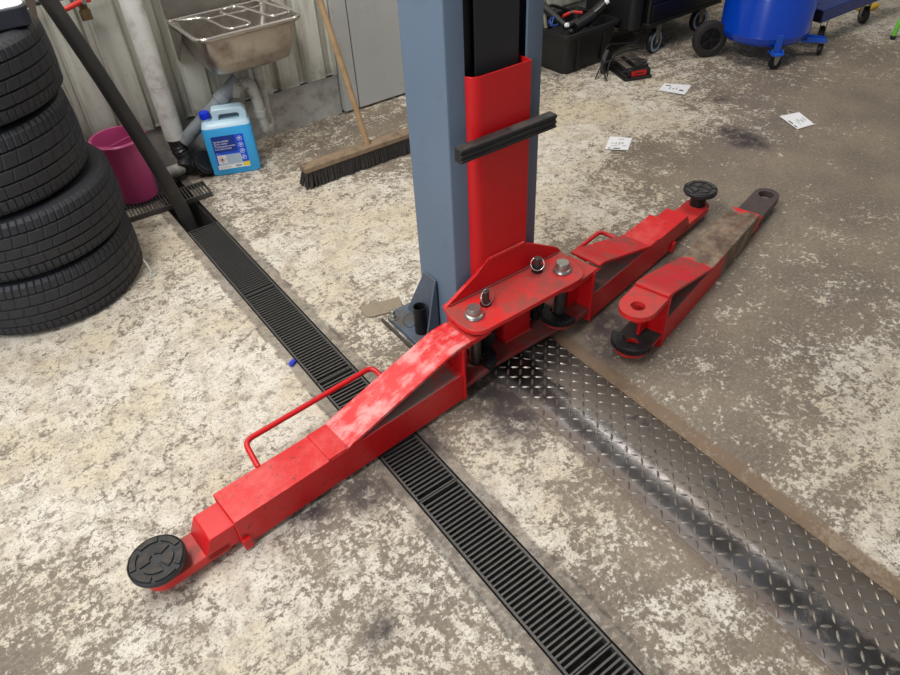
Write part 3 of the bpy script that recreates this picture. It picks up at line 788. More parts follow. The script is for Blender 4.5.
# ------------------------------------------------------------------ tyres
def tyre():
    b = BM(); n = 540; R = .334; H = .214
    prof = [(.212, .030), (.225, .018), (.262, .006), (.295, .003), (.318, .010), (.330, .022)]
    ribs = [.022, .046, .050, .054, .082, .086, .090, .118, .122, .126, .158, .162, .166, .192]
    tread = []
    for z in ribs:
        crown = R - ((z-.107)/.085)**2*.006
        groove = z in (.050, .086, .122, .162)
        tread.append((crown-(.008 if groove else 0), z))
    # extra rings so shoulder slots read
    P = prof + tread[0:] + [(.318, .204), (.295, .211), (.262, .208), (.225, .196), (.212, .184)]
    rings = []
    def rad(r, z, i):
        k = i % 6
        if (.004 < z < .049) or (.165 < z < .211):
            if r > .30 and k == 0: return r-.0035
        elif (.053 < z < .083) and i % 12 == 3: return r-.0025
        elif (.089 < z < .119) and i % 12 == 0: return r-.0025
        elif (.125 < z < .159) and (i % 12) == 6: return r-.0025
        return r
    for r, z in P:
        off = 0
        if .089 < z < .159: off = (z-.089)*.9
        if z > .165: off = (z-.165)*.5
        rings.append([b.verts.new((rad(r, z, i)*math.cos(2*PI*i/n+off), rad(r, z, i)*math.sin(2*PI*i/n+off), z)) for i in range(n)])
    for A, B in zip(rings, rings[1:]):
        for i in range(n): b.faces.new((A[i], A[(i+1) % n], B[(i+1) % n], B[i]))
    # inner surface
    inner = [(.20, .184), (.215, .190), (.30, .196), (.322, .18), (.326, .107), (.322, .034), (.30, .018), (.215, .024), (.20, .030)]
    ir = [[b.verts.new((r*math.cos(2*PI*i/n), r*math.sin(2*PI*i/n), z)) for i in range(n)] for r, z in inner]
    ir = [rings[-1]] + ir + [rings[0]]
    for A, B in zip(ir, ir[1:]):
        for i in range(n): b.faces.new((A[i], A[(i+1) % n], B[(i+1) % n], B[i]))
    return b
TC = [(-.012, 2.612), (-.004, 2.606), (-.048, 2.614), (-.034, 2.61)]
ty = obj('car_tyre', tyre(), m_tyre, sharp=28)
TL = ['bottom black tyre of the stack, resting on the floor', 'second black tyre up from the floor in the stack', 'third black tyre up in the stack, just below the topmost', 'topmost black tyre of the stack, under the dark box']
for k in range(4):
    o = ty if k == 0 else ty.copy()
    if k: C.objects.link(o)
    o.location = (TC[k][0], TC[k][1], (0, .2175, .435, .6865)[k]); o.scale = (1, 1, 1.17 if k == 2 else 1.018); o.rotation_euler = (0, 0, .37*k)
    tag(o, TL[k], 'tyre', 'car tyres stacked against the left side')
# box on top
bx = thing('battery_box', 'dark box with a white top, cut by the picture corner, resting on the topmost tyre', 'box', (.045, 2.555, .904))
b = BM(); prism(b, rrect(-.30, .215, -.13, .16, .03, 4), 0, .052, 'z'); obj('body', b, flat('dark_blue_black_plastic', srgb(38, 42, 52), .5), bx, bevel=.004)
b = BM(); prism(b, rrect(-.295, .21, -.125, .155, .03, 4), .052, .056, 'z'); obj('lid', b, m_paper, bx, bevel=.001)
b = BM(); prism(b, [(.218, .010), (.212, .06), (.212, .13), (.238, .13), (.238, .06), (.226, .010)], -.145, -.136, 'y')
o = obj('scraper_blade', b, grimy('brown_steel', srgb(104, 92, 82), .5, .4, amount=.4), None, bevel=.001); o.location = (.045, 2.555, .907)
tag(o, 'narrow brown tapering steel blade standing against the dark box', 'blade')

# ------------------------------------------------------------------ hose into the drain
b = BM()
tube(b, smooth_path([(.30, 2.86, 1.12), (.365, 2.84, .90), (.432, 2.80, .62), (.495, 2.765, .32), (.545, 2.72, .04), (.552, 2.70, -.135)], .12, 8), [.0285]*99, 24)
tag(obj('suction_hose', b, m_hose), 'thick black rubber hose leaning down into the open drain channel', 'hose')
b = BM()
pts = [Vector((.30, 3.135, .792)), Vector((.62, 3.135, .792))]
wp = thing('water_pipe', 'dark horizontal water pipe on the cladding with a brass tap and red lever', 'pipe', (0, 0, 0))
rod(b, (.20, 3.13, .800), (.60, 3.13, .800), .011, 16); obj('pipe', b, m_darksteel, wp)
b = BM(); rod(b, (.515, 3.12, .80), (.515, 3.105, .735), .016, 20); rod(b, (.515, 3.108, .75), (.514, 3.10, .713), .021, 8); obj('tap_body', b, m_brass, wp, bevel=.002)
b = BM(); tube(b, smooth_path([(.545, 3.09, .782), (.515, 3.085, .783), (.47, 3.07, .762), (.42, 3.07, .752)], .02), [.010]*1+[.011]*99, 12) if False else tube(b, smooth_path([(.545, 3.085, .784), (.515, 3.085, .785), (.47, 3.07, .777), (.425, 3.07, .768)], .02), .0095, 12)
lv = obj('lever', b, m_redlever, wp)
b = BM(); rod(b, (.517, 3.07, .785), (.517, 3.06, .786), .009, 6); obj('lever_nut', b, m_steel, lv)
b = BM(); box(b, .50, .53, 3.115, 3.19, .78, .80); obj('pipe_clip', b, m_darksteel, wp)

# ------------------------------------------------------------------ pink bucket
bk = thing('bucket', 'translucent pink plastic bucket standing on the loose grate behind the hose', 'bucket', (.445, 3.01, .0225))
b = BM()
lathe(b, [(0, 0), (.078, 0), (.083, .004), (.098, .235), (.100, .255), (.111, .257), (.113, .266), (.108, .270), (.099, .270), (.095, .25), (.080, .007), (0, .004)], 56)
obj('bucket_body', b, m_bucket, bk)
b = BM(); tube(b, smooth_path([(-.112, 0, .262), (-.06, -.06, .259), (.03, -.02, .262), (.113, .0, .262)], .06), .003, 8); obj('carry_handle', b, m_bucket, bk)

# ------------------------------------------------------------------ white downpipe
dp = thing('downpipe', 'dirty white vertical waste pipe on the wall ending in black wrapping', 'pipe', (.693, 3.12, 0))
b = BM(); lathe(b, [(.036, .17), (.0425, .17), (.0425, .405), (.0410, .4055), (.0410, .4075), (.0430, .408), (.0430, 2.2), (.036, 2.2)], 32); obj('pipe', b, m_whitepipe, dp)
b = BM(); tube(b, smooth_path([(.0, .0, .20), (.0, -.005, .12), (.015, -.02, .07), (-.015, -.06, .045)], .05), [.036, .036, .034, .038, .035, .04, .036, .038, .034, .036, .035, .037, .036, .034, .036, .036], 20); obj('wrapped_joint', b, m_tape, dp)
b = BM(); tube(b, smooth_path([(-.02, -.04, .045), (-.09, -.06, .05), (-.13, -.03, .04)], .04), .026, 16); obj('elbow', b, m_pvc_l, dp)
# black ribbed round cap
b = BM()
pts = [((.058 if i % 2 else .053)*math.cos(2*PI*i/48), (.058 if i % 2 else .053)*math.sin(2*PI*i/48)) for i in range(48)]
prism(b, pts, 0, .022, 'z'); cyl(b, (0, 0), .047, .022, .028, 40); cyl(b, (0, 0), .058, -.004, 0.0, 48)
o = obj('ribbed_disc', b, m_gear, None, bevel=.001); o.location = (.765, 3.04, .050); o.rotation_euler = (math.radians(52), 0, math.radians(22))
tag(o, 'round black ribbed plastic cap propped beside the blue canister', 'cap')

# ------------------------------------------------------------------ sink
sk = thing('utility_sink', 'stained stainless steel utility sink mounted on the corrugated wall', 'sink', (1.052, 3.188, .618))
def loop(x0, x1, y0, y1, r, z, k=6): return [(p[0], p[1], z) for p in rrect(x0, x1, y0, y1, r, k)]
W2 = .232; D = .355
b = BM()
def ring_faces(b, A, B):
    n = len(A)
    for i in range(n): b.faces.new((A[i], A[(i+1) % n], B[(i+1) % n], B[i]))
R0 = [.012, .012, .05, .05]
def VL(l): return [b.verts.new(p) for p in l]
rings = []
specs = [(0.006, -.010, R0), (0, -.004, R0), (0, .004, R0), (.008, .008, R0), (.018, .004, R0), (.022, -.002, [.03, .03, .045, .045]), (.030, -.06, [.04, .04, .05, .05]), (.045, -.108, [.05]*4), (.062, -.150, [.05]*4), (.100, -.168, [.05]*4)]
for ins, z, r in specs:
    rings.append(VL(loop(-W2+ins, W2-ins, -D+ins*.8, -ins*.25-.0, r, z)))
for A, B in zip(rings, rings[1:]): ring_faces(b, A, B)
b.faces.new(rings[-1])
outer = []
for ins, z, r in [(0.006, -.010, R0), (.020, -.012, R0), (.026, -.06, [.04]*4), (.041, -.110, [.05]*4), (.058, -.154, [.05]*4), (.098, -.172, [.05]*4)]:
    outer.append(VL(loop(-W2+ins, W2-ins, -D+ins*.8, -ins*.25, r, z)))
for A, B in zip(outer, outer[1:]): ring_faces(b, A, B)
b.faces.new(outer[-1])
obj('basin', b, m_inox, sk, sharp=50)
b = BM(); tube(b, loop(-W2+.004, W2-.004, -D+.004, -.004, R0, .004), .0065, 10, closed=True); obj('rolled_rim', b, m_wire, sk)
b = BM(); box(b, -W2, W2+.0, -.006, 0, .012, .16); obj('splashback', b, m_inox, sk, bevel=.001)
for s in (-1, 1):
    b = BM(); prism(b, [(-.002, -.008), (-.16, -.012), (-.02, -.155), (-.002, -.155)], s*(W2-.004)-.0015, s*(W2-.004)+.0015, 'x'); obj('bracket', b, m_inox, sk, bevel=.0005)
# wire rack
b = BM(); zz = .0135
path = [(-.195, -.06), (-.165, -.10), (-.11, -.115), (-.10, -.30), (-.085, -.325), (-.02, -.325), (-.005, -.30), (-.04, -.10), (-.02, -.07), (.03, -.07), (.05, -.10), (.075, -.27), (.09, -.295), (.15, -.295), (.165, -.27), (.13, -.06), (.12, -.03)]
tube(b, smooth_path([(x, y, zz) for x, y in path], .028, 6), .0052, 10)
rack = obj('wire_rack', b, m_wire, None); rack.location = (sk.location[0]+.018, sk.location[1]+.02, sk.location[2]+.003); rack.scale = (1.12, 1.1, 1)
tag(rack, 'bent steel wire rack lying across the rim of the sink', 'wire rack')
b = BM(); tube(b, smooth_path([(-.20, -.07, .010), (-.12, -.08, .010), (-.10, -.13, .0095), (.02, -.135, .0095), (.12, -.12, .0095), (.19, -.05, .010)], .03), .0032, 8); obj('cross_wire', b, m_wire, rack).location = (0, 0, 0)
# trap
tr = thing('sink_trap', 'grey plastic waste trap and sloping drain pipe under the sink', 'trap', (1.075, 3.02, .2))
b = BM(); lathe(b, [(0, .245), (.048, .245), (.048, .235), (.032, .215), (.022, .21), (.022, -.04), (0, -.04)], 32, Matrix.Translation((.035, .03, 0))); obj('tailpipe', b, m_pvc_l, tr)
b = BM(); tube(b, smooth_path([(.035, .03, -.03), (.035, .028, -.075), (-.005, -.012, -.078), (-.012, -.015, .09), (-.025, -.012, .158), (-.078, .0, .158), (-.092, .012, .11)], .04, 7), .0245, 20); obj('trap_bend', b, m_pvc_l, tr)
b = BM(); rod(b, (-.06, .02, .168), (-.15, .035, .105), .034, 24); rod(b, (-.14, .033, .112), (-.36, .075, -.05), .029, 24); obj('drain_pipe', b, m_pvc, tr)
b = BM(); rod(b, (-.135, .03, .116), (-.165, .035, .094), .037, 24); obj('coupling', b, m_pvc, tr, bevel=.002)
b = BM(); cyl(b, (-.008, -.013), .030, -.005, .03, 10); obj('trap_nut', b, m_pvc_l, tr, bevel=.002)

# ------------------------------------------------------------------ blue canister
cn = thing('washer_fluid_canister', 'blue plastic canister of washer fluid with blue cap standing by the wall', 'canister', (.875, 2.945, 0), math.radians(-22))
w = .107; dp_ = .125
b = BM()
lay = [(0.004, 0.0), (0, .006), (0, .205), (.002, .222)]
vr = []
for ins, z in lay: vr.append([b.verts.new(p) for p in [(q[0], q[1], z) for q in rrect(-w+ins, w-ins, ins, dp_-ins, .022, 5)]])
for A, B in zip(vr, vr[1:]): ring_faces(b, A, B)
b.faces.new(vr[0]); b.faces.new(vr[-1])
obj('canister_body', b, m_can, cn, bevel=.002)
b = BM()
vr = []
for ins, z in [(.002, .2222), (.005, .230), (.012, .238), (.020, .242)]: vr.append([b.verts.new(p) for p in [(q[0], q[1], z) for q in rrect(-w+ins, w-ins, ins, dp_-ins, .022, 5)]])
for A, B in zip(vr, vr[1:]): ring_faces(b, A, B)
b.faces.new(vr[0]); b.faces.new(vr[-1])
obj('shoulder', b, m_can_top, cn)
b = BM()
o_ = rrect(-.050, .098, .215, .292, [.028, .012, .004, .004], 5)
vs = ring_plate(b, [(p[0], p[1]) for p in o_], (.022, .258), .001, 0, 1, 8) if False else None
inn = rrect(-.022, .066, .236, .266, .012, 5)
n_ = len(o_)
oa = [b.verts.new((p[0], .035, p[1])) for p in o_]; ob = [b.verts.new((p[0], .09, p[1])) for p in o_]
ia = [b.verts.new((p[0], .035, p[1])) for p in inn]; ib = [b.verts.new((p[0], .09, p[1])) for p in inn]
for i in range(n_):
    j = (i+1) % n_
    b.faces.new((oa[i], oa[j], ia[j], ia[i])); b.faces.new((ob[i], ib[i], ib[j], ob[j]))
    b.faces.new((oa[i], ob[i], ob[j], oa[j])); b.faces.new((ia[i], ia[j], ib[j], ib[i]))
obj('handle', b, m_can_top, cn, bevel=.006)
b = BM(); lathe(b, [(0, .23), (.018, .23), (.018, .252), (0, .252)], 28, Matrix.Translation((-.080, .058, 0))); obj('neck', b, m_can_top, cn)
b = BM()
pts = [((.0225 if i % 2 else .0215)*math.cos(2*PI*i/60)-.080, (.0225 if i % 2 else .0215)*math.sin(2*PI*i/60)+.058) for i in range(60)]
prism(b, pts, .252, .280, 'z'); obj('cap', b, m_cap, cn, bevel=.002)
# label (front face is y = 0)
def face_rect(name, x0, x1, z0, z1, d, m_, par):
    b = BM(); box(b, x0, x1, -d, -.0001, z0, z1); return obj(name, b, m_, par)
lx0, lx1, lz0, lz1 = -.076, .064, .030, .186
lab = face_rect('label', lx0, lx1, lz0, lz1, .0006, m_lab_blue, cn)
face_rect('label_heading', lx0, .025, .110, lz1, .0008, m_lab_dark, lab)
face_rect('label_text_block', -.070, .034, .050, .098, .0008, m_lab_grey, lab)
face_rect('label_hazard_panel', -.070, -.032, .058, .098, .0010, m_white, lab)
face_rect('label_footer', lx0, lx1, lz0, .050, .0008, m_white, lab)
face_rect('label_price_flash', .036, lx1, .034, .054, .0010, m_yellow, lab)
def on_face(x, z, d=.0012): return Matrix.Translation((x, -d, z)) @ Matrix.Rotation(PI/2, 4, 'X')
for s_, z_, sz in (('Spolarvätska', .158, .013), ('Spylervæske', .147, .012), ('Vindusspylervæske', .135, .012), ('Lasinpesuneste', .124, .012)):
    text_obj('label_text', s_, sz, m_white, lab, on_face(-.070, z_), 1.0)
text_obj('label_text', '5 L', .012, m_lab_grey, lab, on_face(-.070, .101))
b = BM()
for k in range(4):
    zc = .170-.030*k
    tube(b, [(.045+.010*math.cos(2*PI*i/24), -.001, zc-.004+.010*math.sin(2*PI*i/24)) for i in range(24)], .0008, 6, closed=True)
    rod(b, (.040, -.001, zc-.008), (.050, -.001, zc+.001), .0012, 6); rod(b, (.041, -.001, zc+.001), (.049, -.001, zc-.006), .0010, 6)
obj('label_pictograms', b, m_white, lab)
b = BM(); c_ = (-.051, .078); rr = .0155
tube(b, [(c_[0]+rr, -.0014, c_[1]), (c_[0], -.0014, c_[1]+rr), (c_[0]-rr, -.0014, c_[1]), (c_[0], -.0014, c_[1]-rr)], .0011, 6, closed=True); obj('hazard_diamond', b, m_redprint, lab)
b = BM(); prism(b, [(c_[0]-.005, c_[1]-.004), (c_[0]-.006, c_[1]+.002), (c_[0]-.002, c_[1]+.001), (c_[0], c_[1]+.008), (c_[0]+.004, c_[1]+.002), (c_[0]+.005, c_[1]-.004)], -.0016, -.001, 'y'); prism(b, [(c_[0]-.006, c_[1]-.007), (c_[0]+.006, c_[1]-.007), (c_[0]+.006, c_[1]-.0055), (c_[0]-.006, c_[1]-.0055)], -.0016, -.001, 'y')
obj('hazard_flame', b, m_black, lab)
b = BM()
for k in range(7): box(b, -.027, .030, -.001, -.0009, .056+.006*k, .0575+.006*k)
for k in range(3): box(b, -.070, -.02, -.001, -.0009, .035+.004*k, .0362+.004*k)
box(b, .0, .028, -.001, -.0009, .035, .045); obj('small_print', b, m_print_grey, lab)

# ------------------------------------------------------------------ broom
br = thing('push_broom', 'wide push broom with a wooden head and dark bristles standing on the floor', 'broom', (1.36, 2.62, 0), math.radians(-1))
b = BM(); prism(b, rrect(-.305, .33, -.030, .030, .010, 4), .072, .097, 'z'); obj('broom_head', b, m_wood, br, bevel=.004)
b = BM(); random.seed(3)
for i in range(64):
    for j in range(4):
        x = -.297+.622*(i+.5)/64; y = -.024+.016*j
        M_, L = align((x, y, .074), (x*1.02+random.uniform(-.006, .006)+(-.008 if i < 3 else 0), y*1.25+random.uniform(-.006, .006), .001+random.uniform(0, .005)))
        lathe(b, [(.0035, 0), (.0062, L)], 6, M_)
box(b, -.298, .323, -.024, .024, .01, .073)
tag(obj('bristles', b, m_bristle, br), kind='stuff')
b = BM(); tube(b, [(.028, .0, .085), (.005, .09, .40), (-.018, .19, .72), (-.06, .36, 1.28)], [.0135, .0135, .0135, .013], 20); obj('broom_handle', b, m_handle_wood, br)

# ------------------------------------------------------------------ black crate with tools
CRX, CRY = 2.735, 2.765
cr = thing('storage_crate', 'black open plastic crate full of tools standing right of the column', 'crate', (CRX, CRY, 0), math.radians(1))
b = BM()
def crate_ring(ins, z, r=.035): return [b.verts.new((p[0], p[1], z)) for p in rrect(ins, .41-ins, ins, .34-ins, r, 5)]
ro = [crate_ring(.030, 0), crate_ring(.026, .004), crate_ring(.006, .195), crate_ring(.005, .200), crate_ring(-.012, .201), crate_ring(-.014, .208), crate_ring(-.012, .222), crate_ring(-.004, .224), crate_ring(.008, .222), crate_ring(.012, .20), crate_ring(.032, .006)]
for A, B in zip(ro, ro[1:]): ring_faces(b, A, B)
b.faces.new(ro[0]); b.faces.new(ro[-1])
obj('crate_body', b, m_bpl, cr)
for x in (.10, .30):
    b = BM(); box(b, x, x+.02, .004, .03, .02, .195)
    obj('crate_rib', b, m_bpl, cr, bevel=.003)
random.seed(5)
def lump(name, label, cat, p, q, r, m_, r2=None, n=16):
    b = BM(); rod(b, p, q, r, n, r2); o = obj(name, b, m_, None, bevel=.002); return tag(o, label, cat)
def W_(x, y, z): return (CRX+x, CRY+y, z)
t1 = thing('cordless_drill', 'dark power tool with a round white lens lying at the right end of the crate', 'power tool', W_(.24, .11, .215))
b = BM(); rod(b, (0, 0, 0), (.13, -.01, .075), .030, 20); obj('tool_body', b, m_bpl, t1, bevel=.003)
b = BM(); rod(b, (.02, .0, .0), (-.06, .05, -.05), .018, 14); obj('tool_grip', b, m_bpl, t1, bevel=.003)
b = BM(); rod(b, (.12, -.032, .088), (.134, -.040, .100), .014, 20); obj('lens', b, m_paper, t1, bevel=.003)
b = BM(); tube(b, smooth_path([(.0, -.02, .035), (.06, -.035, .065), (.115, -.03, .088)], .05), .004, 8); obj('tool_trim', b, m_steel, t1)
t2 = thing('work_lamp', 'black hand lamp with a small white lens lying at the front left of the crate', 'lamp', W_(.05, .07, .255))
b = BM(); rod(b, (0, 0, 0), (-.02, .16, .07), .016, 16, .024); obj('lamp_body', b, m_bpl, t2, bevel=.002)
b = BM(); rod(b, (.0, -.005, .0), (.004, -.022, .006), .012, 20); obj('lens', b, m_paper, t2, bevel=.002)
b = BM(); rod(b, (0, 0, -.01), (.09, -.005, .0), .018, 14); obj('lamp_base', b, m_bpl, t2, bevel=.002)
lump('tool_cylinder', 'dark grey cylindrical air tool lying along the front of the crate', 'air tool', W_(.11, .055, .235), W_(.25, .06, .265), .028, m_gear)
pl = thing('pliers', 'pliers with red handles lying in the middle of the black crate', 'pliers', W_(.13, .17, .262))
for s in (0, 1):
    b = BM(); tube(b, [(0, s*.015, 0), (.05, s*.004, .006)], .009, 10) if s == 0 else rod(b, (.08, .005, .004), (.125, -.02, -.004), .009, 10); obj('grip', b, m_redlever, pl)
b = BM(); rod(b, (.045, .008, .005), (.082, .004, .004), .008, 10); obj('jaw', b, m_steel, pl)
b = BM(); rod(b, (0, 0, 0), (.03, .06, .08), .012, 14); rod(b, (.03, .06, .08), (.05, .08, .15), .014, 14)
o = obj('air_wrench', b, grimy('dull_steel_tool', srgb(118, 112, 96), .5, .4, amount=.3)); o.location = W_(.035, .2, .21); tag(o, 'dull grey tool standing up at the left back of the crate', 'tool')
b = BM(); random.seed(9)
for k in range(3):
    a = [Vector((.03*math.cos(2*PI*i/22), .03*math.sin(2*PI*i/22)*(.8), .012*math.sin(4*PI*i/22+k))) for i in range(22)]
    R3 = Matrix.Rotation(.9+k*.5, 3, 'X')
    tube(b, [R3 @ p for p in a], .0035, 8, closed=True)
o = obj('blue_hose_coil', b, flat('dark_blue_tubing', srgb(40, 70, 140), .3)); o.location = W_(.018, .12, .265); tag(o, 'small coil of blue tubing at the left end of the crate', 'tubing')
b = BM(); tube(b, smooth_path([(.03, .24, .26), (.14, .30, .30), (.27, .27, .24), (.38, .24, .225)], .08), .009, 10)
o = obj('cable', b, m_bpl); o.location = (CRX, CRY, 0); tag(o, 'thick black cable arching over the back of the crate', 'cable')
b = BM(); prism(b, rrect(.03, .38, .03, .31, .03), .03, .16, 'z'); o = obj('tool_pile', b, m_inside, None, bevel=.01); o.location = (CRX, CRY, 0); tag(o, 'dark jumble of tools filling the bottom of the crate', 'tools', kind='stuff')

# ------------------------------------------------------------------ black device with red label and cables
dv = thing('diagnostic_unit', 'small black device with a red label lying on the floor before the trolley', 'device', (2.935, 2.50, 0), math.radians(-20))
b = BM(); prism(b, rrect(0, .165, .0, .24, .012), 0, .014, 'z'); obj('base_tray', b, m_bpl, dv, bevel=.003)
b = BM(); box(b, .006, .018, .004, .2, .014, .03); box(b, .147, .159, .02, .2, .014, .05); obj('tray_side', b, m_bpl, dv, bevel=.003)
b = BM(); prism(b, rrect(.02, .148, .018, .22, .008), .014, .052, 'z'); obj('housing', b, m_bpl, dv, bevel=.004)
dusty_black = grimy('dusty_black_plastic', srgb(34, 33, 32), .6, dirt=(110, 98, 86), amount=.3, scale=20, up=.9)
b = BM(); prism(b, rrect(.078, .15, .03, .2, .006), .052, .070, 'z'); obj('raised_cover', b, dusty_black, dv, bevel=.003)
b = BM(); prism(b, rrect(.022, .062, .04, .2, .006), .052, .058, 'z'); obj('side_cover', b, dusty_black, dv, bevel=.002)
b = BM(); box(b, .044, .132, .0165, .0185, .017, .045); lb = obj('red_label', b, m_redprint, dv)
b = BM()
for k in range(5): box(b, .066+.011*k, .073+.011*k, .0158, .0166, .026, .036)
obj('label_lettering', b, m_black, lb)
b = BM()
tube(b, smooth_path([(2.90, 2.60, .01), (2.93, 2.62, .10), (3.05, 2.60, .12), (3.2, 2.62, .09)], .06), .004, 8)
tube(b, smooth_path([(2.84, 2.63, .006), (2.92, 2.66, .075), (3.02, 2.56, .085), (3.12, 2.50, .08), (3.0, 2.49, .07), (2.9, 2.50, .06)], .05), .0035, 8)
tube(b, smooth_path([(2.87, 2.57, .004), (2.90, 2.66, .06), (2.98, 2.70, .14), (3.2, 2.70, .10)], .05), .004, 8)
tag(obj('cable', b, m_bpl), 'tangled thin black cables running over the small device with the red label', 'cable')
b = BM(); rod(b, (2.863, 2.572, .006), (2.875, 2.60, .012), .005, 10); tag(obj('cable_plug', b, m_steel), 'small bright metal cable plug on the floor under the crate corner', 'plug')
b = BM(); prism(b, [(0, 0), (.07, 0), (.085, .06), (.03, .13), (-.01, .07)], -.012, .02, 'y'); o = obj('cloth_pouch', b, m_bpl, None, bevel=.008); o.location = (2.93, 2.66, .0); o.rotation_euler = (0, 0, .3); tag(o, 'crumpled black pouch between the crate and the red-labelled device', 'pouch')

# ------------------------------------------------------------------ trolley
tl = thing('tool_trolley', 'large black tool trolley on swivel castors at the top of the picture', 'trolley', (3.262, 2.665, 0), math.radians(1.5))
b = BM(); prism(b, rrect(0, .66, 0, .44, .012), .178, .92, 'z'); obj('cabinet', b, flat('black_enamel', srgb(14, 14, 16), .3), tl, bevel=.004)
b = BM(); box(b, -.004, .665, -.006, .446, .170, .19); obj('bottom_rail', b, m_bpl, tl, bevel=.002)
b = BM(); prism(b, rrect(-.10, -.002, .03, .40, .03), .165, .55, 'z'); obj('side_tray', b, m_bpl, tl, bevel=.006)
for k, z in enumerate((.20, .30, .40, .55)):
    b = BM(); box(b, .02, .64, -.008, .0, z, z+(.085 if k < 2 else .13)); obj('drawer', b, flat('black_enamel_drawer', srgb(18, 18, 20), .3), tl, bevel=.002)
def castor(par, x, y, r, yaw, wm, tread=.022, ring=None, top=.155, fork=m_steel):
    Z = Matrix.Translation((x, y, r)) @ Matrix.Rotation(yaw, 4, 'Z')
    M_ = Z @ Matrix.Rotation(PI/2, 4, 'X')
    h = tread/2
    b = BM(); lathe(b, [(0, -h), (r*.55, -h), (r*.8, -h), (r*.94, -h*.9), (r, -h*.4), (r, h*.4), (r*.94, h*.9), (r*.8, h), (r*.55, h), (0, h)], 40, M_)
    wv = obj('castor_wheel', b, wm, par)
    if ring:
        for s in (-1, 1):
            b = BM(); lathe(b, [(r*.62, s*(h)), (r*.84, s*(h)), (r*.84, s*(h+.0012)), (r*.62, s*(h+.0012))], 40, M_); obj('wheel_ring', b, ring, wv)
    b = BM()
    for s in (-1, 1):
        prism(b, [(-r*.2, -r*.22), (r*.2, -r*.22), (r*.55, top-r-.008), (-r*.35, top-r-.008)], s*(h+.004)-.0015, s*(h+.004)+.0015, 'y', Z)
    box(b, -r*.35, r*.55, -(h+.0055), h+.0055, top-r-.010, top-r, Z)
    obj('castor_fork', b, fork, par, bevel=.001)
    b = BM(); rod(b, tuple(Z @ Vector((0, -(h+.010), 0))), tuple(Z @ Vector((0, h+.010, 0))), .006, 10); obj('axle_bolt', b, m_steel, par)
m_fork = grimy('dull_castor_steel', srgb(128, 122, 110), .4, .6, amount=.4)
castor(tl, .115, .03, .068, .15, m_gear, .03, m_wheelgrey, .172, m_fork)
castor(tl, .60, .09, .068, -.1, m_gear, .03, m_wheelgrey, .172, m_fork)
castor(tl, .10, .38, .068, .15, m_gear, .03, m_wheelgrey, .172, m_fork)
castor(tl, .59, .40, .068, .15, m_gear, .03, m_wheelgrey, .172, m_fork)

# ------------------------------------------------------------------ blue drum on wheels
BX, BY = 3.80, 2.285
dr = thing('waste_oil_drum', 'glossy blue drum on wheels standing at the top right', 'drum', (BX, BY, 0))
b = BM(); r = .236
lathe(b, [(0, .088), (.10, .089), (.185, .096), (.215, .108), (.231, .130), (r, .150), (r+.0015, .153), (r, .157), (r, .80), (.21, .84), (0, .86)], 72); obj('drum_body', b, m_barrel, dr)
# front bracket towards the camera
def bracket(ax, ay, par):
    an = math.atan2(ay, ax); q = math.hypot(ax, ay); M_ = Matrix.Rotation(an, 4, 'Z')
    b = BM(); box(b, r-.006, r+.006, -.017, .017, .084, .175, M_); prism(b, [(r-.05, -.03), (q+.02, -.030), (q+.028, .0), (q+.02, .030), (r-.05, .03)], .076, .084, 'z', M_)
    prism(b, [(r, .084), (q+.02, .084), (q+.02, .092), (r, .104)], -.03, -.026, 'y', M_); prism(b, [(r, .084), (q+.02, .084), (q+.02, .092), (r, .104)], .026, .03, 'y', M_)
    obj('castor_bracket', b, m_brightblue, par, bevel=.0015)
    castor(par, q*math.cos(an), q*math.sin(an), .033, an+1.5, m_gear, .020, None, .076, m_steel)
bracket(3.655-BX, 2.085-BY, dr)
bracket(4.015-BX, 2.045-BY, dr)
# big wheel at left
def big_wheel(par, c, yaw):
    R = .098; M_ = Matrix.Translation(c) @ Matrix.Rotation(yaw, 4, 'Z') @ Matrix.Rotation(PI/2, 4, 'X'); h = .024
    b = BM(); lathe(b, [(.058, -h*.7), (.064, -h), (.085, -h*1.05), (.094, -h*.9), (R, -h*.35), (R, h*.35), (.094, h*.9), (.085, h*1.05), (.064, h), (.058, h*.7)], 56, M_, closed=True)
    t_ = obj('wheel_tyre', b, m_gear if False else grimy('brown_black_wheel_rubber', srgb(44, 41, 39), .7, amount=.3), par)
    b = BM(); lathe(b, [(0, -.008), (.060, -.008), (.060, .008), (0, .008)], 40, M_)
    lathe(b, [(0, -.03), (.014, -.03), (.014, .03), (0, .03)], 20, M_)
    for k in range(5):
        Mk = M_ @ Matrix.Rotation(2*PI*k/5, 4, 'Z')
        prism(b, [(.01, -.007), (.058, -.011), (.058, .011), (.01, .007)], -.018, .018, 'z', Mk)
    obj('wheel_hub', b, m_gear, par, bevel=.001)
big_wheel(dr, (3.555-BX, 2.455-BY, .098), math.radians(-28))
b = BM(); rod(b, (3.56-BX, 2.47-BY, .098), (-.14, .10, .13), .010, 12); obj('wheel_axle', b, m_gear, dr)
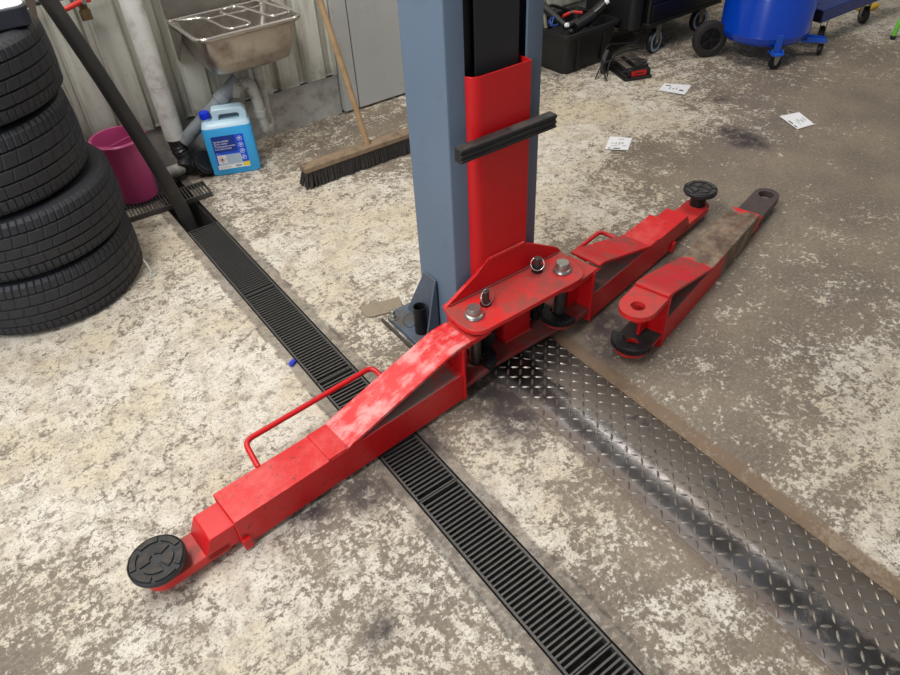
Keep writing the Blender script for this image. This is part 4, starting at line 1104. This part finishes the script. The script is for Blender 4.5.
# ------------------------------------------------------------------ dark blue frame leg behind
en = thing('hoist_leg', 'dark blue square steel hoist leg on castors behind the blue drum', 'hoist leg', (4.07, 2.11, 0))
b = BM(); box(b, 0, .95, 0, .085, .143, .213); obj('beam', b, m_bluesteel, en, bevel=.004)
b = BM(); box(b, -.003, .001, .003, .082, .146, .210); obj('end_cap', b, m_black, en, bevel=.001)
castor(en, .135, .05, .045, .6, m_gear, .025, None, .143, m_steel)
castor(en, .60, .06, .050, .9, m_gear, .03, None, .143, m_steel)
b = BM(); box(b, .10, .20, .085, .6, .150, .21); obj('cross_beam', b, m_bluesteel, en, bevel=.004)
b = BM(); box(b, .86, 1.0, .10, .30, .10, .13); o = obj('wheel_chock', b, m_yel2, None, bevel=.01); o.location = (4.02, 2.15, -.1); tag(o, 'yellow block on the floor at the top right edge', 'block')
gs = thing('green_stand', 'curved lime green tube leg with black foot at the right picture edge', 'stand', (4.535, 1.90, 0))
b = BM(); tube(b, smooth_path([(.0, 0, .018), (.002, -.002, .08), (.03, -.01, .16), (.16, -.05, .20)], .06), .013, 14); obj('leg', b, m_green, gs)
b = BM(); cyl(b, (0, 0), .0155, 0, .022, 16); obj('foot', b, m_black, gs, bevel=.002)

# ------------------------------------------------------------------ price tags on the floor
def card(q, label, marks):
    o = thing('paper_tag', label, 'tag', (q[0][0], q[0][1], 0), 0, 'white paper tags lying on the floor')
    L = [(p[0]-q[0][0], p[1]-q[0][1]) for p in q]
    b = BM(); prism(b, L, .004, .0046, 'z')
    obj('card', b, m_paper, o)
    def uv(u, v):
        a = [L[0][i]*(1-u)+L[1][i]*u for i in (0, 1)]; c = [L[3][i]*(1-u)+L[2][i]*u for i in (0, 1)]
        return (a[0]*(1-v)+c[0]*v, a[1]*(1-v)+c[1]*v)
    b = BM(); b2 = BM()
    for (u0, u1, v0, v1, dk) in marks:
        prism(b if dk else b2, [uv(u0, v0), uv(u1, v0), uv(u1, v1), uv(u0, v1)], .0046, .0048, 'z')
    obj('dark_print', b, m_black, o); obj('faint_print', b2, m_print_grey, o)
    p = uv(.5, .97); d = Vector((L[3][0]-L[0][0], L[3][1]-L[0][1], 0)).normalized()
    b = BM(); s = Vector((p[0], p[1], .004)); e = Vector((d.y, -d.x, 0))
    tube(b, smooth_path([s, s+d*.02-e*.004+Vector((0, 0, .012)), s+d*.045+e*.012+Vector((0, 0, .006)), s+d*.03+e*.045-Vector((0, 0, .002))], .02), .0011, 6); obj('string', b, m_string, o)
mk = [(.1, .22, .06, .12, 1), (.35, .62, .06, .13, 1), (.15, .3, .45, .5, 0), (.35, .42, .4, .55, 0), (.5, .56, .38, .6, 0), (.62, .7, .45, .6, 0), (.42, .68, .8, .86, 0), (.2, .5, .28, .32, 0), (.7, .85, .3, .36, 0)]
card([(2.282, 2.012), (2.352, 1.937), (2.456, 2.008), (2.395, 2.090)], 'white paper tag on the floor nearest the column, left of the two lower tags', mk)
card([(3.154, 1.705), (3.092, 1.567), (3.196, 1.547), (3.262, 1.669)][1:] + [(3.154, 1.705)], 'white paper tag with string at far right, beyond the dark oil stain', [(.06, .12, .1, .25, 1), (.08, .15, .35, .6, 1), (.4, .44, .2, .5, 0), (.5, .56, .4, .6, 0), (.62, .7, .3, .5, 0), (.8, .86, .35, .6, 0)])
card([(2.976, 2.299), (3.028, 2.173), (3.15, 2.23), (3.068, 2.343)], 'white paper tag on the floor beside the small black device', [(.1, .3, .7, .8, 1), (.7, .85, .3, .42, 1), (.3, .36, .3, .6, 0), (.42, .5, .35, .5, 0), (.55, .6, .4, .6, 0)])
b = BM(); tube(b, smooth_path([(3.05, 1.93, .003), (3.06, 1.96, .004), (3.10, 1.95, .003), (3.11, 1.91, .002)], .015), .0016, 6); tag(obj('string_scrap', b, m_string), 'short curl of white string on the floor above the oil stain', 'string')
b = BM(); tube(b, [(.294, 2.44, .055), (.300, 2.405, .012)], .004, 8, ); cyl(b, (.302, 2.398), .010, 0, .008, 10)
tag(obj('cable_clip', b, m_pvc_l), 'small grey clip lying against the bottom tyre on the floor', 'clip')

# ------------------------------------------------------------------ camera, light
cam = bpy.data.cameras.new('camera'); co = bpy.data.objects.new('camera', cam); C.objects.link(co)
M3 = Matrix(((0.80490923, -0.59171254, -0.04469217), (-0.41859701, -0.51280671, -0.74953707), (0.42059204, 0.62201732, -0.66045196)))
right, down, fwd = M3[0], M3[1], M3[2]
R4 = Matrix((right, -Vector(down), -Vector(fwd))).transposed().to_4x4()
co.matrix_world = Matrix.Translation((0, 0, 1.5)) @ R4
cam.sensor_fit = 'HORIZONTAL'; cam.sensor_width = 36; cam.lens = 695.97/900*36; cam.clip_start = .02
SC.camera = co

def area(name, loc, tgt, sx, sy, power, col):
    l = bpy.data.lights.new(name, 'AREA'); l.shape = 'RECTANGLE'; l.size = sx; l.size_y = sy; l.energy = power; l.color = col
    o = bpy.data.objects.new(name, l); C.objects.link(o); o.location = loc
    o.rotation_euler = (Vector(tgt)-Vector(loc)).to_track_quat('-Z', 'Y').to_euler(); return o
area('ceiling_tubes_back', (-.1, 2.3, 3.3), (.9, 1.9, 0), 2.4, .35, 118, (1, .97, .92))
area('ceiling_tubes_right', (3.4, 1.9, 3.8), (3.2, 1.6, 0), 2.4, .5, 94, (1, .94, .86))
area('ceiling_tubes_front', (-1.3, .7, 3.4), (.3, .9, 0), .5, 2.4, 108, (.97, .98, 1))
area('daylight_window', (-4.5, -1.0, 2.6), (.6, 1.9, .2), 2.6, 1.8, 165, (.88, .94, 1))
wd = bpy.data.worlds.new('world'); SC.world = wd; wd.use_nodes = True
bg = wd.node_tree.nodes['Background']; bg.inputs[0].default_value = (.80, .84, .90, 1); bg.inputs[1].default_value = .36
SC.view_settings.view_transform = 'Standard'; SC.view_settings.look = 'None'; SC.view_settings.gamma = 1
SC.view_settings.use_curve_mapping = False; SC.view_settings.exposure = -0.56
